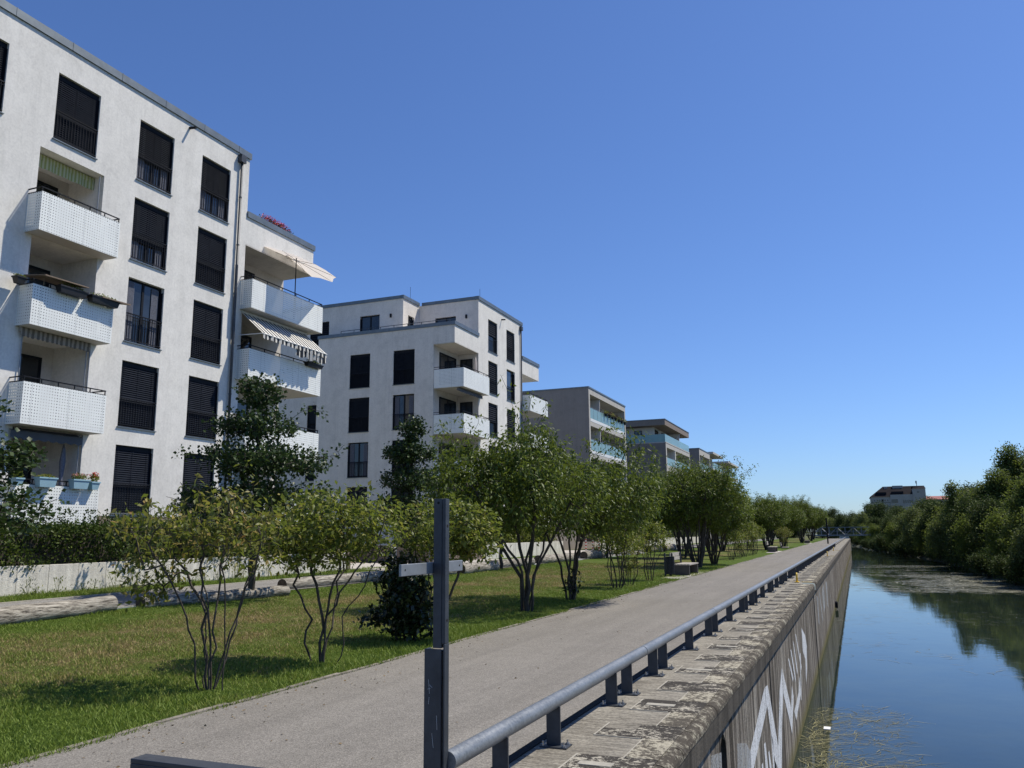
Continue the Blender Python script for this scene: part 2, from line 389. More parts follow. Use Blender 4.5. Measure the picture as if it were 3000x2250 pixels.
# ------------------------------------------------------------------ mesh builders
ROOTLOC = {}
class MB:
    def __init__(s): s.v = []; s.f = []; s.mi = []; s.cur = 0; s.smooth = []; s.sm = False
    def add(s, vs, fs):
        o = len(s.v); s.v += [tuple(p) for p in vs]
        for f in fs: s.f.append(tuple(i + o for i in f)); s.mi.append(s.cur); s.smooth.append(s.sm)
    def box(s, x0, x1, y0, y1, z0, z1):
        if x1 < x0: x0, x1 = x1, x0
        if y1 < y0: y0, y1 = y1, y0
        s.add([(x0, y0, z0), (x1, y0, z0), (x1, y1, z0), (x0, y1, z0), (x0, y0, z1), (x1, y0, z1), (x1, y1, z1), (x0, y1, z1)],
              [(0, 3, 2, 1), (4, 5, 6, 7), (0, 1, 5, 4), (1, 2, 6, 5), (2, 3, 7, 6), (3, 0, 4, 7)])
    def prism(s, pts, z0, z1):
        n = len(pts)
        s.add([(p[0], p[1], z0) for p in pts] + [(p[0], p[1], z1) for p in pts],
              [tuple(range(n - 1, -1, -1)), tuple(range(n, 2 * n))] + [(i, (i + 1) % n, n + (i + 1) % n, n + i) for i in range(n)])
    def quad(s, a, b, c, d): s.add([a, b, c, d], [(0, 1, 2, 3)])
    def tube(s, pts, r, n=8, caps=True):
        pts = [np.array(p, float) for p in pts]; rs = r if hasattr(r, '__len__') else [r] * len(pts)
        rings = []; prev = None
        for i, p in enumerate(pts):
            d = pts[min(i + 1, len(pts) - 1)] - pts[max(i - 1, 0)]; d = d / (np.linalg.norm(d) + 1e-9)
            a = np.array([0, 0, 1.]) if abs(d[2]) < .9 else np.array([1., 0, 0])
            if prev is None: u = np.cross(d, a)
            else: u = prev - d * np.dot(prev, d)
            u = u / (np.linalg.norm(u) + 1e-9); prev = u; v = np.cross(d, u)
            rings.append([p + rs[i] * (math.cos(2 * math.pi * k / n) * u + math.sin(2 * math.pi * k / n) * v) for k in range(n)])
        vs = [q for rg in rings for q in rg]; fs = []
        for i in range(len(pts) - 1):
            for k in range(n):
                fs.append((i * n + k, i * n + (k + 1) % n, (i + 1) * n + (k + 1) % n, (i + 1) * n + k))
        if caps: fs.append(tuple(range(n - 1, -1, -1))); fs.append(tuple((len(pts) - 1) * n + k for k in range(n)))
        s.add(vs, fs)
    def bar(s, a, c, t, t2=None):
        """square bar from a to c"""
        s.tube([a, c], t * .7071, 4)
    def build(s, name, mats, parent=None, bevel=0):
        if not isinstance(mats, (list, tuple)): mats = [mats]
        me = D.meshes.new(name)
        off = np.array(ROOTLOC.get(parent.name, (0, 0, 0))) if parent else np.zeros(3)
        me.from_pydata([tuple(np.array(p) - off) for p in s.v], [], s.f)
        for m in mats: me.materials.append(m)
        me.polygons.foreach_set('material_index', s.mi)
        me.polygons.foreach_set('use_smooth', s.smooth)
        me.update()
        o = D.objects.new(name, me); COL.objects.link(o)
        if parent:
            o.parent = parent; ROOTLOC[o.name] = tuple(off)
        if bevel:
            md = o.modifiers.new('bevel', 'BEVEL'); md.width = bevel; md.segments = 2; md.limit_method = 'ANGLE'
        return o

def tag(o, label=None, cat=None, group=None, kind=None):
    if label: o['label'] = label
    if cat: o['category'] = cat
    if group: o['group'] = group
    if kind: o['kind'] = kind
    return o
def thing(name, loc, label, cat, group=None):
    o = D.objects.new(name, None); COL.objects.link(o); o.location = loc; o.empty_display_size = .3
    ROOTLOC[o.name] = tuple(loc)
    return tag(o, label, cat, group)
def struct(name, mb, m, label=None):
    o = mb.build(name, m); o['kind'] = 'structure'
    return o
def copy_thing(o, loc, rz=0, scale=1, label=None):
    c = o.copy(); COL.objects.link(c); c.location = loc; c.rotation_euler = (0, 0, rz)
    c.scale = (scale,) * 3 if not hasattr(scale, '__len__') else scale
    if label: c['label'] = label
    for ch in list(o.children):
        k = ch.copy(); COL.objects.link(k); k.parent = c
        for g in list(ch.children):
            q = g.copy(); COL.objects.link(q); q.parent = k
    return c
def rawmesh(name, V, T, mat, parent=None, smooth=False):
    """fast triangle / quad mesh from numpy arrays (local coordinates)"""
    me = D.meshes.new(name); k = T.shape[1]
    me.vertices.add(len(V)); me.vertices.foreach_set('co', V.astype(np.float32).ravel())
    me.loops.add(T.size); me.loops.foreach_set('vertex_index', T.astype(np.int32).ravel())
    me.polygons.add(len(T)); me.polygons.foreach_set('loop_start', np.arange(0, T.size, k, dtype=np.int32))
    try: me.polygons.foreach_set('loop_total', np.full(len(T), k, dtype=np.int32))
    except Exception: pass
    if smooth: me.polygons.foreach_set('use_smooth', np.ones(len(T), bool))
    me.update(calc_edges=True); me.validate()
    me.materials.append(mat)
    o = D.objects.new(name, me); COL.objects.link(o)
    if parent: o.parent = parent
    return o

# ------------------------------------------------------------------ ground, paths, water
ZW = -2.65
def gz(x):
    """height of the left bank at x"""
    return float(np.interp(x, [-60, -17.7, -16.4, -14.3, -13.4, -9, -5.8, 0], [.5, .36, .30, .18, .13, .07, 0, 0]))
mb = MB()
xs = [-700, -200, -60, -17.6]; ys = [-60, 0, 30, 60, 120, 197, 400, 1600]
for i in range(len(xs) - 1):
    for j in range(len(ys) - 1):
        a, c = xs[i], xs[i + 1]; e, g = ys[j], ys[j + 1]
        mb.quad((a, e, gz(a) - .03), (c, e, gz(c) - .03), (c, g, gz(c) - .03), (a, g, gz(a) - .03))
mb.quad((-17.6, 197, .3), (-13.0, 197, -2.9), (-13, 300, -2.9), (-17.6, 300, .3))
mb.quad((-17.6, 360, .3), (900, 360, .6), (900, 1600, 1), (-17.6, 1600, 1))
mb.quad((-17.6, 300, .3), (-13, 300, -2.9), (10, 360, -2.9), (-17.6, 360, .3))
struct('ground', mb, M['earth'])
# right bank
shore = [(9.5, -60), (9.5, 20), (10.5, 50), (11.3, 74), (12.0, 85), (11.0, 97), (11.3, 118), (10.0, 138), (7.3, 165), (3.4, 205), (-1.7, 268), (-6, 310), (-20, 358)]
sh = []
for i in range(len(shore) - 1):
    (a, c), (e, g) = shore[i], shore[i + 1]
    k = max(2, int((g - c) / 5))
    for t in range(k):
        sh.append((a + (e - a) * t / k + random.uniform(-.2, .2), c + (g - c) * t / k))
sh.append(shore[-1])
mb = MB()
for i in range(len(sh) - 1):
    (a, c), (e, g) = sh[i], sh[i + 1]
    prof = [(-.6, -3.0), (.0, ZW + .02), (.5, -2.35), (3, -1.9), (7, -.9), (20, .1), (900, .8)]
    for (p, z0), (q, z1) in zip(prof[:-1], prof[1:]):
        mb.quad((a + p, c, z0), (a + q, c, z1), (e + q, g, z1), (e + p, g, z0))
struct('river_bank', mb, M['bank'])
# lawn with a gentle rise
mb = MB(); lx = np.linspace(-14.3, -5.8, 12); ly = list(np.linspace(-12, 60, 40)) + list(np.linspace(70, 197, 12))
for i in range(len(lx) - 1):
    for j in range(len(ly) - 1):
        mb.quad((lx[i], ly[j], gz(lx[i])), (lx[i + 1], ly[j], gz(lx[i + 1])), (lx[i + 1], ly[j + 1], gz(lx[i + 1])), (lx[i], ly[j + 1], gz(lx[i])))
struct('lawn', mb, M['turf'])
mb = MB(); mb.quad((-17.7, -12, gz(-17.7)), (-16.5, -12, gz(-16.5)), (-16.5, 197, gz(-16.5)), (-17.7, 197, gz(-17.7)))
struct('grass_verge', mb, M['turf'])
mb = MB()
def wob(y): return .05 * math.sin(y * .9) + .03 * math.sin(y * 2.7 + 1)
yy = list(np.arange(-12, 60, .6)) + list(np.arange(60, 197, 4)) + [197]
for j in range(len(yy) - 1):
    a, c = yy[j], yy[j + 1]
    mb.quad((-5.83 + wob(a) * .6, a, .012), (-2.50, a, .012), (-2.50, c, .012), (-5.83 + wob(c) * .6, c, .012))
struct('quay_path', mb, M['asphalt'])
mb = MB()      # narrow broken kerb along the turf
y = -12.0
while y < 120:
    L = random.uniform(.9, 1.1)
    x = -5.87 + wob(y) * .6 + random.uniform(-.015, .015); hgt = .014 + random.uniform(0, .014)
    mb.box(x - .035, x + .03, y, y + L - .004, -.05, hgt); y += L
struct('path_edging', mb, M['kerb'])
mb = MB()
yy = np.arange(-12, 197, 3.0)
for a in yy:
    mb.quad((-14.35, a, gz(-14.35) + .012), (-14.35, a + 3, gz(-14.35) + .012), (-16.42, a + 3, gz(-16.42) + .012), (-16.42, a, gz(-16.42) + .012))
struct('garden_path', mb, M['asphalt2'])
mb = MB(); y = -12.
while y < 120:
    mb.box(-16.5, -16.42, y, y + .99, .2, .335 + random.uniform(0, .01)); y += 1.0
struct('garden_path_kerb', mb, M['groutline'])
# forecourt between first and second building
mb = MB(); mb.box(-21.9, -16.55, 27.4, 39.6, .2, .375); struct('forecourt_paving', mb, M['paving'])
mb = MB(); mb.box(-34, -16.55, 52.1, 61, .2, .38); struct('driveway', mb, M['paving'])
# water
mb = MB(); mb.quad((-1.5, -60, ZW), (60, -60, ZW), (60, 400, ZW), (-1.5, 400, ZW)); mb.quad((-60, 197.4, ZW), (-1.5, 197.4, ZW), (-1.5, 400, ZW), (-60, 400, ZW))
struct('canal_water', mb, M['water'])

# ------------------------------------------------------------------ quay wall
qw = thing('quay_wall', (-1.43, 60, 0), 'long streaked concrete quay wall with rounded lichened coping and white graffiti above the water', 'wall')
mb = MB(); yA, yB = -12, 197
hx, hy0, hy1, hz0, hz1 = -1.43, 8.85, 9.45, -2.0, -.55
# face cells leave out the arched hole and the ladder slots
def slotcuts():
    cuts = [(14.05, 14.22, -9, -.42), (28.6, 29.1, -9, -.0)]
    y = 44.; 
    while y < 190: cuts.append((y, y + .25, -9, -.28)); y += 15
    return cuts
ycuts = sorted([(hy0, hy1)] + [(c[0], c[1]) for c in slotcuts()])
y = yA
for a, c in ycuts:
    mb.quad((-1.43, y, -.28), (-1.43, a, -.28), (-1.43, a, -3.4), (-1.43, y, -3.4)); y = c
mb.quad((-1.43, y, -.28), (-1.43, yB, -.28), (-1.43, yB, -3.4), (-1.43, y, -3.4))
mb.box(-12.0, -1.75, yB - .4, yB, -3.4, -.02)
for (a, c, z0, z1) in slotcuts():
    mb.box(-1.7, -1.62, a - .02, c + .02, -3.4, -.28)
    mb.quad((-1.43, a, -.28), (-1.62, a, -.28), (-1.62, a, -3.4), (-1.43, a, -3.4))
    mb.quad((-1.43, c, -.28), (-1.62, c, -.28), (-1.62, c, -3.4), (-1.43, c, -3.4))
# arched hole: fill round an arch
yc = (hy0 + hy1) / 2; rr = .2
arch = [(yc + rr * math.cos(t), -.62 + .14 * math.sin(t) * 1.6) for t in np.linspace(0, math.pi, 13)]
mb.quad((-1.43, hy0, -.28), (-1.43, hy1, -.28), (-1.43, hy1, -.395), (-1.43, hy0, -.395))
top = [(-1.43, hy1, -.395)] + [(-1.43, hy0, -.395)]
for i in range(12):
    (a, z0), (c, z1) = arch[i], arch[i + 1]
    mb.quad((-1.43, a, -.395), (-1.43, c, -.395), (-1.43, c, z1), (-1.43, a, z0))
    mb.quad((-1.43, a, z0), (-1.43, c, z1), (-1.75, c, z1), (-1.75, a, z0))
for s_, e_ in ((hy0, yc - rr), (yc + rr, hy1)):
    mb.quad((-1.43, s_, -.395), (-1.43, e_, -.395), (-1.43, e_, -3.4), (-1.43, s_, -3.4))
for e_ in (yc - rr, yc + rr):
    mb.quad((-1.43, e_, -.62), (-1.75, e_, -.62), (-1.75, e_, -3.4), (-1.43, e_, -3.4))
mb.build('wall_face', M['quayface'], qw)
mb = MB(); mb.quad((-1.74, hy0, -.3), (-1.74, hy1, -.3), (-1.74, hy1, -3.4), (-1.74, hy0, -3.4)); mb.build('arched_niche', M['void'], qw)
# coping body with a rounded outer edge, built as a lofted profile
mb = MB(); mb.sm = True
prof = [(-1.405, -.30), (-1.372, -.275), (-1.366, -.09), (-1.370, -.05), (-1.385, -.022), (-1.41, -.004), (-1.50, .004)]
yy = sorted(set([round(v, 3) for v in np.arange(yA, 28.6, .25)] + [28.6, 29.1] + [round(v, 3) for v in np.arange(29.1, yB, 2.0)] + [yB]))
rng = np.random.RandomState(4)
for j in range(len(yy) - 1):
    if abs(yy[j] - 28.6) < 1e-6: continue
    for (p, z0), (q, z1) in zip(prof[:-1], prof[1:]):
        f0 = .003 * math.sin(yy[j] * 5.1); f1 = .003 * math.sin(yy[j + 1] * 5.1)
        mb.quad((p + f0, yy[j], z0), (q + f0, yy[j], z1), (q + f1, yy[j + 1], z1), (p + f1, yy[j + 1], z0))
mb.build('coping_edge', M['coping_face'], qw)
mb = MB()
mb.quad((-2.52, yA, .004), (-1.49, yA, .004), (-1.49, 28.6, .004), (-2.52, 28.6, .004))
mb.quad((-2.52, 28.6, .004), (-1.75, 28.6, .004), (-1.75, 29.1, .004), (-2.52, 29.1, .004))
mb.quad((-2.52, 29.1, .004), (-1.49, 29.1, .004), (-1.49, yB, .004), (-2.52, yB, .004))
mb.build('coping_top', M['coping'], qw)
mb = MB(); mb.box(-2.535, -2.462, yA, yB, -.02, .0145); mb.build('slot_and_shadow', M['void'], qw)  # black strip: assumed drain slot, with the rail's shadow painted in
# stone blocks let into the top: long dark headers and shorter pale ones
mbd = MB(); mbp = MB(); mbg = MB(); mbe = MB()
y = -.6; i = 0
while y < 60:
    L = .50 + random.uniform(-.04, .05); jx = random.uniform(-.03, .03)
    # header
    if y + L < 28.5 or y > 29.2:
        mbd.box(-2.10 + jx, -1.47, y, y + L, -.02, .0125)
        mbg.box(-2.10 + jx - .018, -2.10 + jx, y - .012, y + L + .012, -.02, .0105)
        mbg.box(-2.10 + jx, -1.75, y - .014, y, -.02, .0105)
        if i % 2 == 0:
            mbg.box(-2.02 + jx, -1.74, y + L * .42, y + L * .42 + .10, -.02, .0165)
        if i % 3 == 1:
            mbe.box(-2.09 + jx, -1.85, y + L * .52, y + L - .02, -.02, .0145)
    y2 = y + L + .01; L2 = .58 + random.uniform(-.05, .05); x2 = -1.74 + random.uniform(-.03, .03)
    if y2 + L2 < 28.5 or y2 > 29.2:
        mbp.box(x2, -1.47, y2, y2 + L2, -.02, .0135)
        mbg.box(x2 - .014, x2, y2, y2 + L2, -.02, .0105)
    y = y2 + L2 + .01; i += 1
mbd.build('header_stones', M['stone_dark'], qw); mbp.build('lichen_stones', M['stone_pale'], qw)
mbg.build('grout_lines', M['groutline'], qw); mbe.build('patched_stones', M['coping'], qw)
# lichened rounded blocks along the edge (curved sheet just proud of the coping)
mb = MB(); mb.sm = True; y = -.6
while y < 45:
    L = random.uniform(.5, .62)
    if y + L < 28.5 or y > 29.2:
        pr = [(-1.368, -.075), (-1.374, -.040), (-1.394, -.012), (-1.425, .002), (-1.474, .0065)]
        ks = 6; ed = random.uniform(-.002, .002)
        for k in range(ks):
            a = y + L * k / ks + (0.004 if k == 0 else 0); c = y + L * (k + 1) / ks - (.004 if k == ks - 1 else 0)
            for (p, z0), (q, z1) in zip(pr[:-1], pr[1:]):
                o0 = .010 + ed * .5 + .003 * math.sin(a * 5.1); o1 = .010 + ed * .5 + .003 * math.sin(c * 5.1)
                mb.quad((p + o0, a, z0 + .006), (q + o0, a, z1 + .006), (q + o1, c, z1 + .006), (p + o1, c, z0 + .006))
    y += L + .01
mb.build('edge_stones', M['stone_edge'], qw)
# graffiti strokes sprayed on the face: spiky white letters
GX = -1.427
def spray(polys, m, name='graffiti', x=GX):
    mb = MB()
    for k, p in enumerate(polys):
        xx = x + .0015 * k
        mb.add([(xx, a, z) for a, z in p], [tuple(range(len(p)))])
    return mb.build(name, m, qw)
spray([[(13.66, -.64), (13.22, -.61), (11.29, -1.02), (10.3, -1.26), (10.45, -1.52), (11.72, -1.24), (13.60, -.88)],
       [(13.66, -.64), (13.86, -.83), (14.9, -1.97), (14.95, -2.3), (14.06, -1.81), (13.43, -.88)],
       [(14.6, -2.3), (14.64, -1.77), (15.5, -1.03), (16.18, -.74), (16.24, -1.08), (15.5, -1.65), (14.95, -2.3)],
       [(16.18, -.74), (17.85, -1.86), (17.45, -2.15), (17.01, -1.78), (16.1, -1.16)],
       [(18.06, -1.35), (18.33, -1.61), (17.75, -1.95), (17.42, -1.8)],
       [(20.16, -1.50), (20.42, -1.9), (18.6, -2.12), (18.24, -1.88), (19.67, -1.76)],
       [(20.9, -1.1), (21.1, -1.15), (20.4, -2.05), (20.2, -2.0)]], M['spray'])
spray([[(22.06, -.66), (23.3, -.98), (23.7, -1.3), (23.1, -1.8), (22.44, -2.05), (22.75, -1.5), (22.0, -1.2)],
       [(19.1, -.62), (19.35, -.7), (19.9, -1.35), (19.7, -1.4)], [(19.9, -.58), (20.1, -.6), (21.2, -1.45), (21.0, -1.5)],
       [(17.6, -.8), (17.8, -.8), (18.6, -1.3), (18.4, -1.35)], [(18.3, -.72), (18.5, -.72), (19.2, -1.4), (19.0, -1.45)]], M['spray'])
spray([[(10.14, -.70), (10.9, -.86), (11.28, -1.05), (11.2, -1.6), (10.2, -2.3), (9.9, -1.5)],
       [(8.38, -.42), (8.99, -.53), (8.95, -.95), (8.3, -.9)],
       [(30.5, -.5), (31.6, -.6), (31.4, -1.5), (30.6, -1.4)], [(32.5, -.5), (33.0, -.45), (34.4, -1.6), (33.9, -1.7)],
       [(35, -.6), (37.5, -.5), (37.3, -1.4), (35.3, -1.5)], [(39, -.5), (41, -.6), (40.5, -1.7), (39.2, -1.5)]], M['spray2'])
spray([[(12.75, -1.28), (12.95, -1.3), (13.1, -1.7), (13.0, -2.1), (12.8, -1.75)],
       [(13.75, -1.36), (13.98, -1.5), (13.95, -1.9), (13.8, -2.2), (13.75, -1.7)],
       [(13.2, -1.5), (13.34, -1.5), (13.55, -1.8), (13.5, -2.2), (13.36, -2.0)],
       [(12.3, -1.45), (12.45, -1.45), (12.6, -1.9), (12.5, -2.2)], [(12.0, -1.8), (12.1, -1.8), (12.2, -2.4), (12.0, -2.4)]], M['spray'])
mb = MB(); mb.tube([(-1.43, 51.0, -2.28), (-1.30, 51.0, -2.28)], .07, 10); mb.tube([(-1.33, 51.0 + .16 * math.sin(t), -2.42 + .16 * math.cos(t)) for t in np.linspace(0, 2 * math.pi, 13)], .03, 6)
mb.box(-1.43, -1.28, 50.8, 51.2, -2.55, -2.25); mb.build('mooring_ring', M['dark'], qw)

# yellow ladder grab handles
for k, (y, z) in enumerate([(29.3, 0), (60.0, 0), (76, 0)]):
    t = thing('ladder_handle', (-1.93, y, 0), ['yellow hoop handle beside the slot in the quay coping', 'small far yellow hoop handle halfway along the quay', 'farthest small yellow hoop handle on the quay coping'][k], 'handle', 'yellow handles on the quay')
    mb = MB(); mb.sm = True
    hgt = .30
    mb.tube([(-1.93, y - .10, .01), (-1.93, y - .10, hgt - .1), (-1.93, y - .07, hgt - .03), (-1.93, y, hgt), (-1.93, y + .07, hgt - .03), (-1.93, y + .10, hgt - .1), (-1.93, y + .10, .01)], .024, 8)
    mb.build('hoop', M['yellow'], t)
    mb = MB(); mb.box(-2.0, -1.86, y - .16, y + .16, .014, .03); mb.build('base_plate', M['yellow'], t)
    mb = MB(); mb.box(-1.78, -1.47, y - .1, y - .06, .018, .035); mb.build('floor_bar', M['yellow'], t)

# ------------------------------------------------------------------ guard rail along the quay
gr = thing('guard_rail', (-2.33, 60, 0), 'low galvanised pipe rail on flat steel posts running along the quay edge', 'railing')
RZ = .335
joint = [-.5, 4.52, 9.54, 14.52]
while joint[-1] < 190: joint.append(joint[-1] + 5.0)
segs = [(4.66, 9.53), (9.55, 14.51)] + [(a + .01, a + 4.99) for a in joint[3:-1]]
for a, c in segs:
    mb = MB(); mb.sm = True; mb.tube([(-2.33, a, RZ), (-2.33, c, RZ)], .057, 20, False); mb.sm = False
    mb.tube([(-2.33, a, RZ), (-2.33, a + .012, RZ)], .0562, 20); mb.tube([(-2.33, c - .012, RZ), (-2.33, c, RZ)], .0562, 20)
    mb.build('pipe', M['pipe'], gr)
mb = MB(); 
for a, c in segs[:-1]: mb.tube([(-2.33, c - .02, RZ), (-2.33, c + .04, RZ)], .050, 12)
mb.build('pipe_sleeve', M['dark'], gr)
posts = [5.45, 6.52, 8.21, 8.80, 10.01, 10.55, 12.32, 14.02, 14.63, 16.42, 18.28, 18.84, 20.04, 20.7, 22.43, 24.32, 24.85, 26.49, 28.04, 28.6]
y = 29.9; pat = [1.8, .6, 1.25, .6, 1.8]; i = 0
while y < 150 and len(posts) < 78: posts.append(y); y += pat[i % 5]; i += 1
for y in posts:
    mb = MB(); mb.box(-2.385, -2.27, y - .008, y + .008, .015, RZ - .03)
    p = mb.build('post', M['steel'], gr)
    mb = MB(); mb.box(-2.42, -2.20, y - .075, y + .075, .006, .016)
    mb.build('base_plate', M['steel'], p)
    if y < 40:
        for bx, by in ((-2.40, -.05), (-2.23, .05), (-2.23, -.05)):
            mb = MB(); mb.tube([(bx, y + by, .016), (bx, y + by, .028), (bx, y + by, .0281), (bx, y + by, .05)], [.016, .016, .008, .008], 6)
            mb.build('bolt', M['bolt'], p)

# ------------------------------------------------------------------ steel post with cross arm (empty sign holder)
sp = thing('sign_post', (-2.4, 4.6, 0), 'dark grey steel post with short cross arm standing at the near end of the rail', 'post')
mb = MB(); mb.box(-2.455, -2.343, 4.595, 4.607, -.05, .975); mb.box(-2.455, -2.443, 4.607, 4.66, -.05, .975); mb.box(-2.343 - .012, -2.343, 4.607, 4.66, -.05, .97)
mb.box(-2.332, -2.322, 4.60, 4.66, -.05, 1.005)
mb.build('lower_channel', M['steel'], sp, .003)
mb = MB(); mb.box(-2.402, -2.345, 4.6, 4.655, .98, 1.865); mb.box(-2.3449, -2.322, 4.603, 4.655, 1.006, 1.865); mb.build('upper_tube', M['steel'], sp, .003)
mb = MB(); mb.box(-2.421, -2.405, 4.215, 5.02, 1.415, 1.482); mb.build('cross_arm', M['lightsteel'], sp, .003)
mb = MB()
for yy_, zz_ in ((4.26, 1.45), (4.97, 1.45)): mb.tube([(-2.4055, yy_, zz_), (-2.4035, yy_, zz_)], .006, 8)
for zz_ in (1.70, 1.14): mb.tube([(-2.3225, 4.63, zz_), (-2.3205, 4.63, zz_)], .009, 8)
mb.tube([(-2.37, 4.6005, 1.84), (-2.37, 4.5985, 1.84)], .008, 8)
mb.build('screw_holes', M['void'], sp)
mb = MB()
for p_, q_ in (((-2.425, .80), (-2.418, .72)), ((-2.418, .77), (-2.40, .755)), ((-2.43, .745), (-2.412, .75)), ((-2.42, .70), (-2.424, .66)), ((-2.40, .5), (-2.39, .42)), ((-2.37, .6), (-2.366, .52))):
    a_, c_ = np.array([p_[0], 4.5942, p_[1]]), np.array([q_[0], 4.5942, q_[1]]); mb.tube([a_, c_], .0009, 4)
mb.build('scratches', M['white'], sp)

# near handrail beam at the lower left
hr = thing('handrail', (-2.5, 2.5, 0), 'dark grey steel channel beam end in the near left foreground', 'handrail')
mb = MB()
mb.box(-2.37, -.3, 2.31, 2.38, .885, .90); mb.box(-2.37, -.3, 2.31, 2.322, .825, .8845); mb.box(-2.37, -.3, 2.368, 2.38, .825, .8845); mb.box(-2.34, -.3, 2.33, 2.36, .84, .884)
mb.build('channel', M['steel'], hr, .002)
mb = MB(); mb.box(-1.2, -1.14, 2.32, 2.37, -.1, .824); mb.build('post', M['steel'], hr)
mb = MB(); mb.box(-1.23, -1.11, 2.27, 2.42, -.1, -.08); mb.build('base_plate', M['steel'], hr)

# ------------------------------------------------------------------ buildings
class Wall:
    """local frame (u, d, z): d points into the building"""
    def __init__(s, axis, plane): s.axis = axis; s.p = plane
    def P(s, u, d, z):
        return (s.p - d, u, z) if s.axis == 'X' else (u, s.p + d, z)
    def box(s, mb, u0, u1, d0, d1, z0, z1):
        a = s.P(u0, d0, z0); c = s.P(u1, d1, z1)
        mb.box(min(a[0], c[0]), max(a[0], c[0]), min(a[1], c[1]), max(a[1], c[1]), min(a[2], c[2]), max(a[2], c[2]))
    def face(s, mb, u0, u1, z0, z1, holes, depth=.2, d=0.0):
        us = sorted(set([u0, u1] + [v for h in holes for v in (h[0], h[1]) if u0 < v < u1]))
        zs = sorted(set([z0, z1] + [v for h in holes for v in (h[2], h[3]) if z0 < v < z1]))
        for i in range(len(us) - 1):
            for j in range(len(zs) - 1):
                cu = (us[i] + us[i + 1]) / 2; cz = (zs[j] + zs[j + 1]) / 2
                if any(h[0] < cu < h[1] and h[2] < cz < h[3] for h in holes): continue
                mb.quad(s.P(us[i], d, zs[j]), s.P(us[i + 1], d, zs[j]), s.P(us[i + 1], d, zs[j + 1]), s.P(us[i], d, zs[j + 1]))
        for h in holes:
            dp = h[4] if len(h) > 4 else depth; a, c, e, g = h[:4]
            for p, q in (((a, e), (a, g)), ((c, e), (c, g)), ((a, e), (c, e)), ((a, g), (c, g))):
                mb.quad(s.P(p[0], d, p[1]), s.P(q[0], d, q[1]), s.P(q[0], d + dp, q[1]), s.P(p[0], d + dp, p[1]))

def window(W, bld, u0, u1, z0, z1, blind=1.0, bars=True, dark=False, curtain=False, d0=.0, sill=True, detail=True):
    mb = MB(); t = .06; D0 = d0 + .14
    W.box(mb, u0, u0 + t, D0, D0 + .05, z0, z1); W.box(mb, u1 - t, u1, D0, D0 + .05, z0, z1)
    W.box(mb, u0 + t, u1 - t, D0, D0 + .05, z1 - t, z1); W.box(mb, u0 + t, u1 - t, D0, D0 + .05, z0, z0 + t)
    if detail: W.box(mb, (u0 + u1) / 2 - .045, (u0 + u1) / 2 + .045, D0 + .005, D0 + .05, z0 + t, z1 - t)
    # blind box / guide rails
    W.box(mb, u0, u1, d0 + .09, d0 + .13, z1 - .16, z1 - .001) if blind > 0 else None
    W.box(mb, u0, u0 + .03, d0 + .05, d0 + .13, z0, z1 - .16); W.box(mb, u1 - .03, u1, d0 + .05, d0 + .13, z0, z1 - .16)
    win = mb.build('window', M['dark'], bld)
    mb = MB(); W.box(mb, u0 + .03, u1 - .03, D0 + .03, D0 + .04, z0 + .03, z1 - .03); mb.build('pane', M['glass'], win)
    if curtain:
        mb = MB(); n = 7; 
        for side in (0, 1):
            a = u0 + .1 if side == 0 else u1 - .42
            for k in range(n):
                W.box(mb, a + .045 * k, a + .045 * k + .024, D0 - .004, D0 + .024, z0 + .08, z1 - .1)
        mb.build('curtain', M['greycloth'], win)
    if blind > 0:
        mb = MB(); zt = z1 - .17; zb = z1 - (z1 - z0) * blind; z = zt; pit = .07 if detail else .14
        while z > zb:
            q = [W.P(u0 + .035, d0 + .085, z - pit * .8), W.P(u1 - .035, d0 + .085, z - pit * .8), W.P(u1 - .035, d0 + .120, z), W.P(u0 + .035, d0 + .120, z)]
            mb.quad(*q); z -= pit
        W.box(mb, u0 + .035, u1 - .035, d0 + .075, d0 + .11, zb - .03, zb)
        if detail:
            for fr in (.12, .5, .88):
                uu = u0 + (u1 - u0) * fr; W.box(mb, uu - .006, uu + .006, d0 + .068, d0 + .073, zb, zt)
        mb.build('blind', M['blind2'] if dark else M['blind'], win)
    if bars:
        mb = MB(); zr = z0 + .98
        W.box(mb, u0 + .0, u1 - .0, d0 + .005, d0 + .035, zr - .035, zr); W.box(mb, u0, u1, d0 + .005, d0 + .035, z0 + .07, z0 + .095)
        n = int((u1 - u0) / (.105 if detail else .13)); 
        for k in range(1, n):
            uu = u0 + (u1 - u0) * k / n; W.box(mb, uu - .008, uu + .008, d0 + .012, d0 + .028, z0 + .095, zr - .035)
        if detail: W.box(mb, u0, u1, d0 + .012, d0 + .028, zr - .12, zr - .105)
        mb.build('window_railing', M['dark'], win)
    if sill:
        mb = MB(); W.box(mb, u0 - .03, u1 + .03, d0 - .05, d0 + .12, z0 - .035, z0 - .004); mb.build('sill', M['zinc'], win)
    return win

def door(W, bld, u0, u1, z0, z1, d):
    mb = MB(); t = .07
    W.box(mb, u0, u0 + t, d - .04, d + .06, z0, z1); W.box(mb, u1 - t, u1, d - .04, d + .06, z0, z1)
    W.box(mb, u0 + t, u1 - t, d - .04, d + .06, z1 - t, z1); W.box(mb, (u0 + u1) / 2 - .04, (u0 + u1) / 2 + .04, d - .035, d + .055, z0, z1 - t)
    o = mb.build('balcony_door', M['dark'], bld)
    mb = MB(); W.box(mb, u0 + .05, u1 - .05, d - .01, d + .01, z0, z1 - .05); mb.build('pane', M['glass'], o)
    return o

def panelbox(mb, x0, x1, y0, y1, z0, z1): mb.box(x0, x1, y0, y1, z0, z1)

